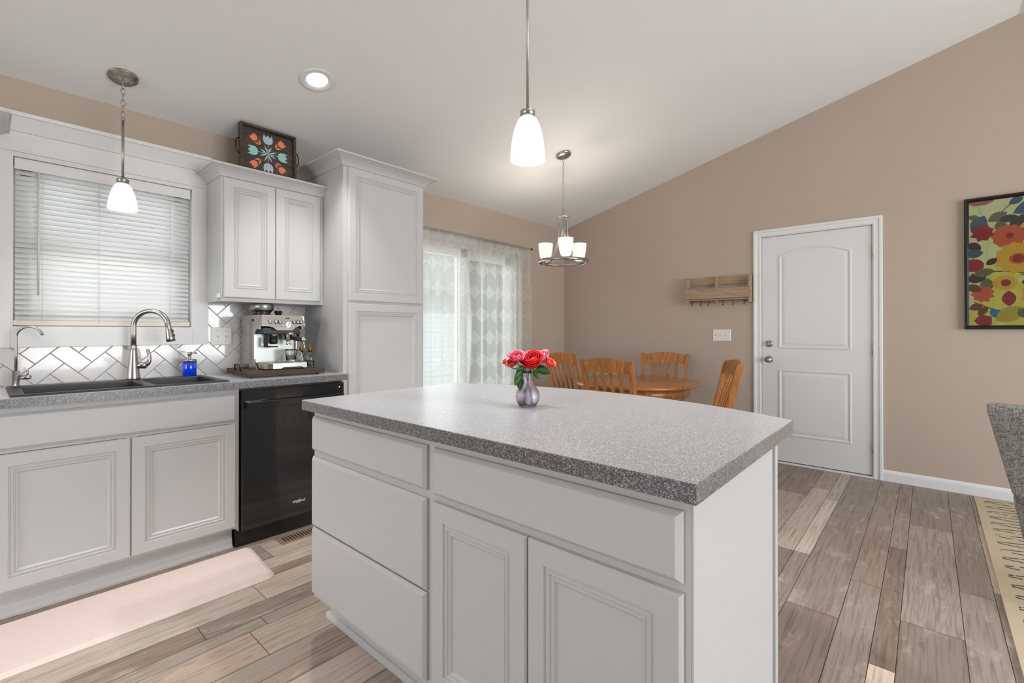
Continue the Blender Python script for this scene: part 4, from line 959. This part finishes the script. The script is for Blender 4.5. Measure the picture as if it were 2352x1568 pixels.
def blob(cx_, cz_, r, ci, n=22, rag=.12, sq=1.0, rn=random.Random(3)):
    decal([(cx_ + r * (1 + rag * (1 if i % 2 else -1) * rn.uniform(.3, 1)) * math.cos(2 * PI * i / n), cz_ + sq * r * (1 + rag * (1 if i % 2 else -1) * rn.uniform(.3, 1)) * math.sin(2 * PI * i / n)) for i in range(n)], ci)
def leafd(cx_, cz_, ln, ang, ci, fat=.30):
    pts = []
    for s_ in (1, -1):
        for i in range(9):
            q = i / 8 if s_ == 1 else 1 - i / 8; u = (q - .5) * ln; v = s_ * fat * ln * math.sin(PI * q) ** .8
            if s_ == -1 and i in (0, 8): continue
            pts.append((cx_ + u * math.cos(ang) - v * math.sin(ang), cz_ + u * math.sin(ang) + v * math.cos(ang)))
    decal(pts, ci)
def twig(p0, p1, bend, ci=5, wd=.0035):
    n = 10; up = []; dn = []
    for i in range(n + 1):
        q = i / n; x = p0[0] + (p1[0] - p0[0]) * q; z = p0[1] + (p1[1] - p0[1]) * q + bend * math.sin(PI * q); up.append((x, z + wd)); dn.append((x, z - wd))
    decal(up + dn[::-1], ci)
for q in ((3.75, 1.45, .13), (3.85, 1.30, .12), (3.66, 1.28, .08), (4.1, 1.5, .14), (3.78, 1.62, .10)): blob(*q, 9, 14, .05)
for a_ in (((3.60, 1.60), (3.90, 1.585), .02), ((3.68, 1.61), (3.70, 1.86), .03), ((3.62, 1.40), (3.85, 1.32), -.02), ((3.85, 1.585), (4.10, 1.66), -.03), ((3.72, 1.98), (3.83, 2.10), .01), ((3.66, 2.02), (3.64, 2.10), 0), ((3.87, 1.32), (3.90, 1.22), 0), ((4.0, 1.6), (4.3, 1.8), .04)): twig(*a_)
blob(3.65, 2.13, .075, 8, 16, .1, .5); leafd(3.83, 2.10, .08, .5, 4); leafd(3.905, 2.055, .20, .45, 4, .24)
leafd(3.74, 2.0, .11, .5, 6); leafd(3.79, 1.98, .10, .25, 5, .26); leafd(3.62, 2.01, .07, -.3, 6); leafd(3.645, 1.96, .13, 1.1, 4, .34); leafd(3.845, 1.935, .14, 1.2, 5, .34); leafd(3.755, 1.93, .09, 1.7, 6, .34)
blob(3.665, 1.895, .058, 3, 16, .22); blob(3.795, 1.855, .082, 2, 26, .07); blob(3.80, 1.86, .02, 3)
blob(4.0, 1.92, .14, 1, 22, .13); blob(4.22, 2.03, .10, 2, 24, .1); blob(4.2, 1.75, .12, 1, 24, .1); blob(4.2, 1.75, .04, 3)
leafd(3.62, 1.80, .09, -.5, 5, .34); leafd(3.62, 1.75, .10, .1, 4, .32); blob(3.83, 1.70, .105, 1, 26, .10); blob(3.84, 1.695, .045, 2, 20, .06, .85); blob(3.84, 1.695, .028, 3)
blob(3.96, 1.75, .07, 3, 18, .16); leafd(3.985, 1.67, .15, .75, 6, .3); blob(3.615, 1.665, .058, 3, 20, .03, .8); leafd(3.71, 1.685, .07, .6, 5)
leafd(3.63, 1.57, .11, .1, 5, .3); leafd(3.67, 1.61, .11, .2, 6, .28); leafd(3.685, 1.52, .10, 1.5, 6, .36); blob(3.775, 1.53, .062, 1, 22, .06, .85); blob(3.78, 1.53, .025, 3, 16, .04)
blob(3.885, 1.53, .03, 11, 6, .05); leafd(3.97, 1.565, .08, .5, 6, .34); blob(3.96, 1.445, .105, 1, 20, .16); blob(3.965, 1.445, .042, 4, 18, .04, .8)
blob(3.665, 1.455, .056, 2, 18, .2); leafd(3.62, 1.50, .09, -.5, 11, .32); leafd(3.795, 1.42, .11, 1.6, 3, .32); leafd(3.63, 1.365, .08, .4, 11, .32); leafd(3.665, 1.335, .08, .9, 11, .28)
leafd(3.73, 1.315, .08, -.8, 10, .34); leafd(3.80, 1.31, .17, .55, 7, .3); leafd(3.865, 1.315, .08, -.9, 6, .36); blob(3.67, 1.265, .045, 3, 10, .15); leafd(3.98, 1.33, .12, 1.2, 3, .36); leafd(4.12, 1.32, .13, .6, 6, .3); blob(4.18, 1.5, .08, 2, 22, .1); leafd(4.08, 1.25, .1, .2, 4, .3)
b.mat(0); b.build('print', pm, pc, O)
b = B(); b.box(X0, X1, -.0195, -.0178, Z0, Z1); b.build('glazing', M['pane'], pc, O)
# ------------------------------------------------------------------ painted tulip tray on the wall cabinet
O = (.150, -3.567, 2.1635); tt = thing('painted_tray', 'dark wooden tray painted with tulips standing on top of the wall cabinet', 'tray', O)
lean = Matrix.Rotation(-.05, 4, 'Y')                                 # leans back against the wall
HW, HT = .154, .296
def tp(x, y, z): return lean @ Vector((x, y, z))
b = B(); b.box(.055, .067, -HW, HW, 0, HT, .001, M=lean); b.build('painted_board', M['rustic'], tt)
b = B(); b.box(.05, .092, -HW - .016, -HW, 0, HT + .014, .003, M=lean); b.box(.05, .092, HW, HW + .016, 0, HT + .014, .003, M=lean); b.box(.05, .092, -HW, HW, HT, HT + .014, .003, M=lean); b.box(.05, .092, -HW, HW, 0, .014, .003, M=lean); b.build('tray_rim', M['rustic'], tt)
for s_ in (-1, 1):
    b = B().smooth(); y = s_ * (HW + .016); b.tube([tp(.072, y, .115), tp(.072, y + s_ * .012, .122), tp(.072, y + s_ * .020, .145), tp(.072, y + s_ * .020, .185), tp(.072, y + s_ * .012, .205), tp(.072, y, .212)], .0035, 8); b.build('handle', M['bronze'], tt)
pc3 = [P('painted_pale_blue', S(176, 192, 206), .7, var=.1, vscale=60), P('painted_aqua', S(150, 208, 198), .7, var=.1, vscale=60), P('painted_orange', S(234, 138, 98), .7, var=.1, vscale=60)]
b = B(); lay = [0]
def dec(pts, ci):
    lay[0] += 1; x = .0672 + lay[0] * .00001; b.mat(ci); b.face([b.v(tp(x, u, v)) for u, v in pts])
CY, CZ = .0, .157
def tr2(p, a, c=(CY, CZ)): return (c[0] + p[0] * math.cos(a) - p[1] * math.sin(a), c[1] + p[0] * math.sin(a) + p[1] * math.cos(a))
def tulip(a, r0, s_, ci):
    pts = [(0, 0), (.016, .004), (.025, .016), (.027, .032), (.022, .056), (.012, .040), (.0, .054), (-.012, .040), (-.022, .056), (-.027, .032), (-.025, .016), (-.016, .004)]
    dec([tr2((u * s_, r0 + v * s_), a) for u, v in pts], ci)
for a, ci in ((0, 0), (PI / 2, 1), (PI, 0), (-PI / 2, 1)):
    dec([tr2(p, a) for p in ((-.0018, 0), (.0018, 0), (.0014, .062), (-.0014, .062))], ci); tulip(a, .060, 1.12, ci)
    for s_ in (-1, 1): dec([tr2((s_ * u, v), a) for u, v in ((.002, .004), (.014, .022), (.024, .050), (.006, .030))], ci)
for a in (PI / 4, 3 * PI / 4, -PI / 4, -3 * PI / 4):
    tulip(a, .098, .82, 2); dec([tr2(p, a) for p in ((-.001, .07), (.001, .07), (.001, .10), (-.001, .10))], 2)
    for s_ in (-1, 1): dec([tr2((s_ * u, v), a) for u, v in ((.0, .066), (.014, .074), (.020, .100), (.006, .084))], 2)
b.build('painted_flowers', pc3, tt)
# ------------------------------------------------------------------ floor things
b = B(); b.rings([[(x, y, z) for x, y in inset(pl, i)] for pl in [[(1.0 - .025, -5.1), (1.0 - .0, -5.07), (1.0, -3.862), (.985, -3.836), (.962, -3.826), (.60, -3.800), (.575, -3.808), (.565, -3.83), (.565, -5.1)]] for i, z in ((0, .0005), (0, .003), (.020, .014))])
tag(b.build('floor_mat', M['mat']), 'pale pink anti-fatigue mat on the floor before the sink cabinet', 'mat')
O = (.618, -3.50, 0); vt = thing('floor_register', 'brown slotted floor vent at the foot of the dishwasher', 'floor vent', O)
b = B(); x0, x1, y0, y1 = .566, .676, -3.668, -3.335
b.rings([[(x0 + i, y0 + i, z), (x1 - i, y0 + i, z), (x1 - i, y1 - i, z), (x0 + i, y1 - i, z)] for i, z in ((0, .0004), (.002, .004), (.018, .0055), (.020, .0035))], cap1=False); b.box(x0 + .018, x1 - .018, y0 + .018, y1 - .018, .0006, .0012)
n = 17
for i in range(n + 1):
    y = y0 + .022 + (y1 - y0 - .044) * i / n; b.box(x0 + .018, x1 - .018, y - .0042, y + .0042, .003, .0048)
b.mat(1); b.box(x0 + .019, x1 - .019, y0 + .019, y1 - .019, .0013, .0016); b.build('register_grille', [M['vent'], M['seam']], vt, O)
b = B(); b.rings([[(x, y, z) for x, y in ((3.614, -3.3), (5.3, -3.3), (5.3, -.045), (3.614, -.045))] for z in (.0005, .006)])
tag(b.build('area_rug', M['rug'], None, (3.614, -.045, 0)), 'cream rug with black zigzag lines at the right edge', 'rug').location = (3.614, -.045, 0)
# grey upholstered chair
GC = Vector((3.865, -1.86, .0075)); gc = thing('upholstered_chair', 'charcoal tweed upholstered chair on the zigzag rug at the right edge', 'chair', GC, -.25)
def rr(cx_, cy_, hx, hy, r, z, n=5):
    out = []
    for sx, sy, a in ((1, -1, -PI / 2), (1, 1, 0), (-1, 1, PI / 2), (-1, -1, PI)):
        for i in range(n): q = a + PI / 2 * i / (n - 1); out.append((cx_ + sx * (hx - r) + r * math.cos(q), cy_ + sy * (hy - r) + r * math.sin(q), z))
    return out
b = B().smooth(); R = []
for z, hx, hy, cy_ in ((.455, .205, .045, -.03), (.50, .222, .048, -.035), (.62, .244, .05, -.055), (.75, .268, .05, -.08), (.84, .284, .048, -.10), (.866, .286, .043, -.106), (.874, .280, .03, -.108)): R.append(rr(0, cy_, hx, hy, min(.028, hy * .8), z))
b.rings(R); b.build('backrest', M['charcoal'], gc)
b = B().smooth(); R = []
for z, q in ((.20, .0), (.21, .02), (.30, .045), (.42, .065), (.462, .070), (.475, .060)): R.append(rr(0, .20, .160 + q * .95, .20 + q * .8, .06, z))
b.rings(R); b.build('seat', M['charcoal'], gc)
for sx in (-1, 1):
    for y in (.06, .36): 
        b = B().smooth(); b.tube([(sx * .12, .2 + (y - .2) * .8, .22), (sx * .15, .2 + (y - .2) * 1.15, 0)], [.018, .011], 10); b.build('leg', M['black'], gc)
# ------------------------------------------------------------------ blind
O = (-.02, -4.307, 2.02); bl = thing('window_blind', 'white slatted venetian blind lowered over the sink window', 'blind', O)
y0, y1 = -4.676, -3.939
b = B(); b.box(-.045, .004, y0, y1, 2.012, 2.050, .002); b.box(.004, .008, y0, y1, 1.992, 2.047, .001); b.build('headrail', M['white'], bl, O)
b = B(); n = 29; zt_, zb_ = 1.985, 1.262
ca, sa = math.cos(math.radians(52)), math.sin(math.radians(52))
for i in range(n):
    z = zt_ + (zb_ - zt_) * i / (n - 1); P_ = []
    for u, h in ((-.0165, -.0012), (-.008, .0006), (0, .0012), (.008, .0006), (.0165, -.0012)): P_.append((u, h))
    top = [(-.022 + u * ca + h * sa, z - u * sa + h * ca) for u, h in P_]; bot = [(x - .0004 * sa, q - .0007) for x, q in top]
    b.rings([[(x, y0 + .004, q) for x, q in top + bot[::-1]], [(x, y1 - .004, q) for x, q in top + bot[::-1]]])
b.build('slats', M['slat'], bl, O)
b = B(); b.box(-.040, -.006, y0 - .003, y1 + .003, 1.219, 1.246, .003); b.build('bottom_rail', P('cream_rail', S(222, 214, 206), .45), bl, O)
for y in (y0 + .10, (y0 + y1) / 2 - .05, y1 - .10):
    b = B().smooth(); b.tube([(-.003, y, 2.0), (-.003, y, 1.235)], .0009, 6); b.tube([(-.041, y, 2.0), (-.041, y, 1.235)], .0009, 6); b.build('ladder_cord', M['white'], bl, O)
b = B().smooth(); b.tube([(.014, -4.592, 1.985), (.014, -4.592, 1.372)], .0042, 8); b.tube([(.010, -4.592, 1.998), (.014, -4.592, 1.985)], .002, 6); b.build('tilt_wand', M['plate'], bl, O)
# ------------------------------------------------------------------ curtains
CX = .075; ZTOP = 2.132
b = B().smooth(); b.tube([(CX, -2.52, 2.098), (CX, -.745, 2.098)], .008, 12); b.lathe([(.0, 0), (.013, 0), (.015, .008), (.013, .018), (.0, .020)], (CX, -.745, 2.098), 16, M=Matrix.Rotation(-PI / 2, 4, 'X'))
for y in (-2.40, -.80): b.tube([(.002, y, 2.098), (CX, y, 2.098)], .005, 8)
rod = tag(b.build('curtain_rod', M['bronze']), 'dark thin curtain rod over the patio door', 'curtain rod')
def curtain(label, ya, yb, seed):
    rn = random.Random(seed); bm = bmesh.new(); uvl = bm.loops.layers.uv.new('UVMap')
    N, H = 220, 30; ph = [(rn.uniform(0, 6.28), rn.uniform(.8, 1.2)) for _ in range(8)]; V = []; L = 0; prev = None; US = []
    def wave(q, k):                                                # k: 0 at the rod, 1 at the hem
        a = sum(math.sin(2 * PI * f * s_ * q + p) * am for (p, s_), f, am in zip(ph, (4.0, 7, 11), (.5, .35, .25)))
        g = sum(math.sin(2 * PI * f * s_ * q + p) * am for (p, s_), f, am in zip(ph[3:], (15, 22, 31), (.4, .4, .3)))
        return (.026 * a * min(1, .25 + k * 2.2) + .008 * g * max(.35, 1 - k * 5)) + (.012 if seed == 4 else -.006)
    for i in range(N + 1):
        q = i / N; pt = (wave(q, .5), ya + (yb - ya) * q)
        if prev: L += math.hypot(pt[0] - prev[0], pt[1] - prev[1]) * 1.25
        prev = pt; US.append(L)
    for j in range(H + 1):
        k = (j / H) ** 1.5; z = ZTOP - k * 2.09; row = []
        for i in range(N + 1):
            q = i / N; pin = math.exp(-((z - 2.098) / .02) ** 2); 
            x = CX + wave(q, k) + .0; x = max(.022, x)
            if pin > .3: x = CX + .010 + abs(wave(q, 0)) * .8 if (i // 2) % 2 == 0 else CX + .0095 + abs(wave(q, 0)) * .8
            yy = ya + (yb - ya) * q + .006 * math.sin(q * 40 + ph[0][0]) * k + (.02 * k * (q - .5))
            row.append(bm.verts.new((x, yy, z)))
        V.append(row)
    for j in range(H):
        for i in range(N):
            f = bm.faces.new([V[j][i], V[j][i + 1], V[j + 1][i + 1], V[j + 1][i]]); f.smooth = True
            for lp, (jj, ii) in zip(f.loops, ((j, i), (j, i + 1), (j + 1, i + 1), (j + 1, i))): lp[uvl].uv = (US[ii], V[jj][ii].co.z)
    me = bpy.data.meshes.new('curtain'); bm.to_mesh(me); bm.free(); me.materials.append(M['curtain'])
    return tag(link('curtain', me), label, 'curtain', 'sheer curtains on the patio door')
curtain('sheer diamond-patterned curtain panel nearer the pantry cabinet', -2.50, -1.495, 4)
curtain('sheer diamond-patterned curtain panel nearer the room corner', -1.520, -.752, 9)
# ------------------------------------------------------------------ outside
b = B(); b.box(-40, -.14, -30, 30, -.5, -.32); tag(b.build('lawn', M['grass']), 'green lawn outside beyond the glass door', 'lawn', kind='structure')
b = B(); b.box(-7.4, -.14, -5.5, 4.5, -.32, -.20); tag(b.build('patio_slab', M['concrete']), 'pale concrete patio outside the glass door', 'patio', kind='structure')
O = (-8.5, -1, -.32); nh = thing('neighbour_house', 'pale sided neighbouring house seen through blind and curtains', 'house', O)
b = B(); b.box(-14, -8, -14, 7, -.32, 2.5)
for i in range(18): b.box(-8.001, -7.985, -14, 7, -.2 + i * .15, -.2 + i * .15 + .140)
b.build('siding_wall', M['siding'], nh, O)
b = B(); b.prism([(-14.6, 2.4), (-7.4, 2.4), (-7.4, 2.55), (-11, 4.6), (-14.6, 2.55)], -14.5, 7.5, lambda u, v, w_: (u, w_, v)); b.build('roof', M['roofm'], nh, O)
for y in (-9.2, -5.9, 1.2):
    b = B(); b.box(-8, -7.93, y - .6, y + .6, .7, 2.0, .01); fr = b.build('window_frame', M['white'], nh, O); box('pane', P('dark_pane', S(120, 135, 148), .1), fr, -7.93, -7.92, y - .52, y + .52, .78, 1.92, off=O)
def tree(x, y, h, r, label):
    t = thing('tree', label, 'tree', (x, y, -.32), 0, 'trees behind the neighbouring house')
    b = B().smooth(); b.tube([(0, 0, 0), (0, 0, h * .5)], [.18, .1], 10); b.build('trunk', M['bronze'], t)
    b = B().smooth(); rn = random.Random(int(x * 7 + y * 3))
    for i in range(26): b.sphere((rn.gauss(0, r * .45), rn.gauss(0, r * .45), h * .68 + rn.gauss(0, h * .14)), r * rn.uniform(.28, .5), (1, 1, .9), 9, 7)
    b.build('crown', M['leafy'], t)
tree(-17, 9, 9, 3.0, 'leafy tree outside, seen through the curtain panel nearer the corner'); tree(-19, -3.5, 8, 3.0, 'leafy tree outside behind the middle of the curtains')

# ------------------------------------------------------------------ sub-parts hang under the part that carries them
def stem(o): return o.name.split('.')[0]
def under(rootname, part, *subs):
    for root in [o for o in COL.objects if stem(o) == rootname and o.parent is None]:
        ps = [c for c in root.children if stem(c) == part]
        for c in list(root.children):
            if ps and stem(c) in subs: c.parent = ps[0]
under('dishwasher', 'door', 'bar_handle', 'indicator_light', 'logo_lettering', 'logo_ring')
under('door_1', 'door_panel', 'deadbolt', 'door_knob')
under('serving_tray', 'tray_rim', 'handle'); under('painted_tray', 'tray_rim', 'handle'); under('painted_tray', 'painted_board', 'painted_flowers')
under('espresso_machine', 'control_fascia', 'button', 'small_button', 'button_ring', 'gauge_bezel', 'gauge_face', 'gauge_needle', 'maker_lettering')
under('espresso_machine', 'drip_tray', 'drip_grill', 'tray_recess'); under('espresso_machine', 'hopper', 'hopper_lid'); under('espresso_machine', 'portafilter_handle', 'handle_cap'); under('espresso_machine', 'group_head', 'spout')
under('kitchen_sink', 'double_bowl', 'drain'); under('kitchen_faucet', 'spray_head', 'spray_button')
under('switch_plate', 'wall_plate', 'toggle', 'screw'); under('pendant_lamp', 'glass_shade', 'light_bulb')
under('dining_table', 'apron', 'apron_block'); under('dining_table', 'pedestal', 'foot'); under('wall_rack', 'hook_bar', 'hook'); under('framed_picture', 'frame', 'glazing')
under('wall_cabinet', 'carcass', 'cover_cap'); under('kitchen_island', 'carcass', 'toe_kick')
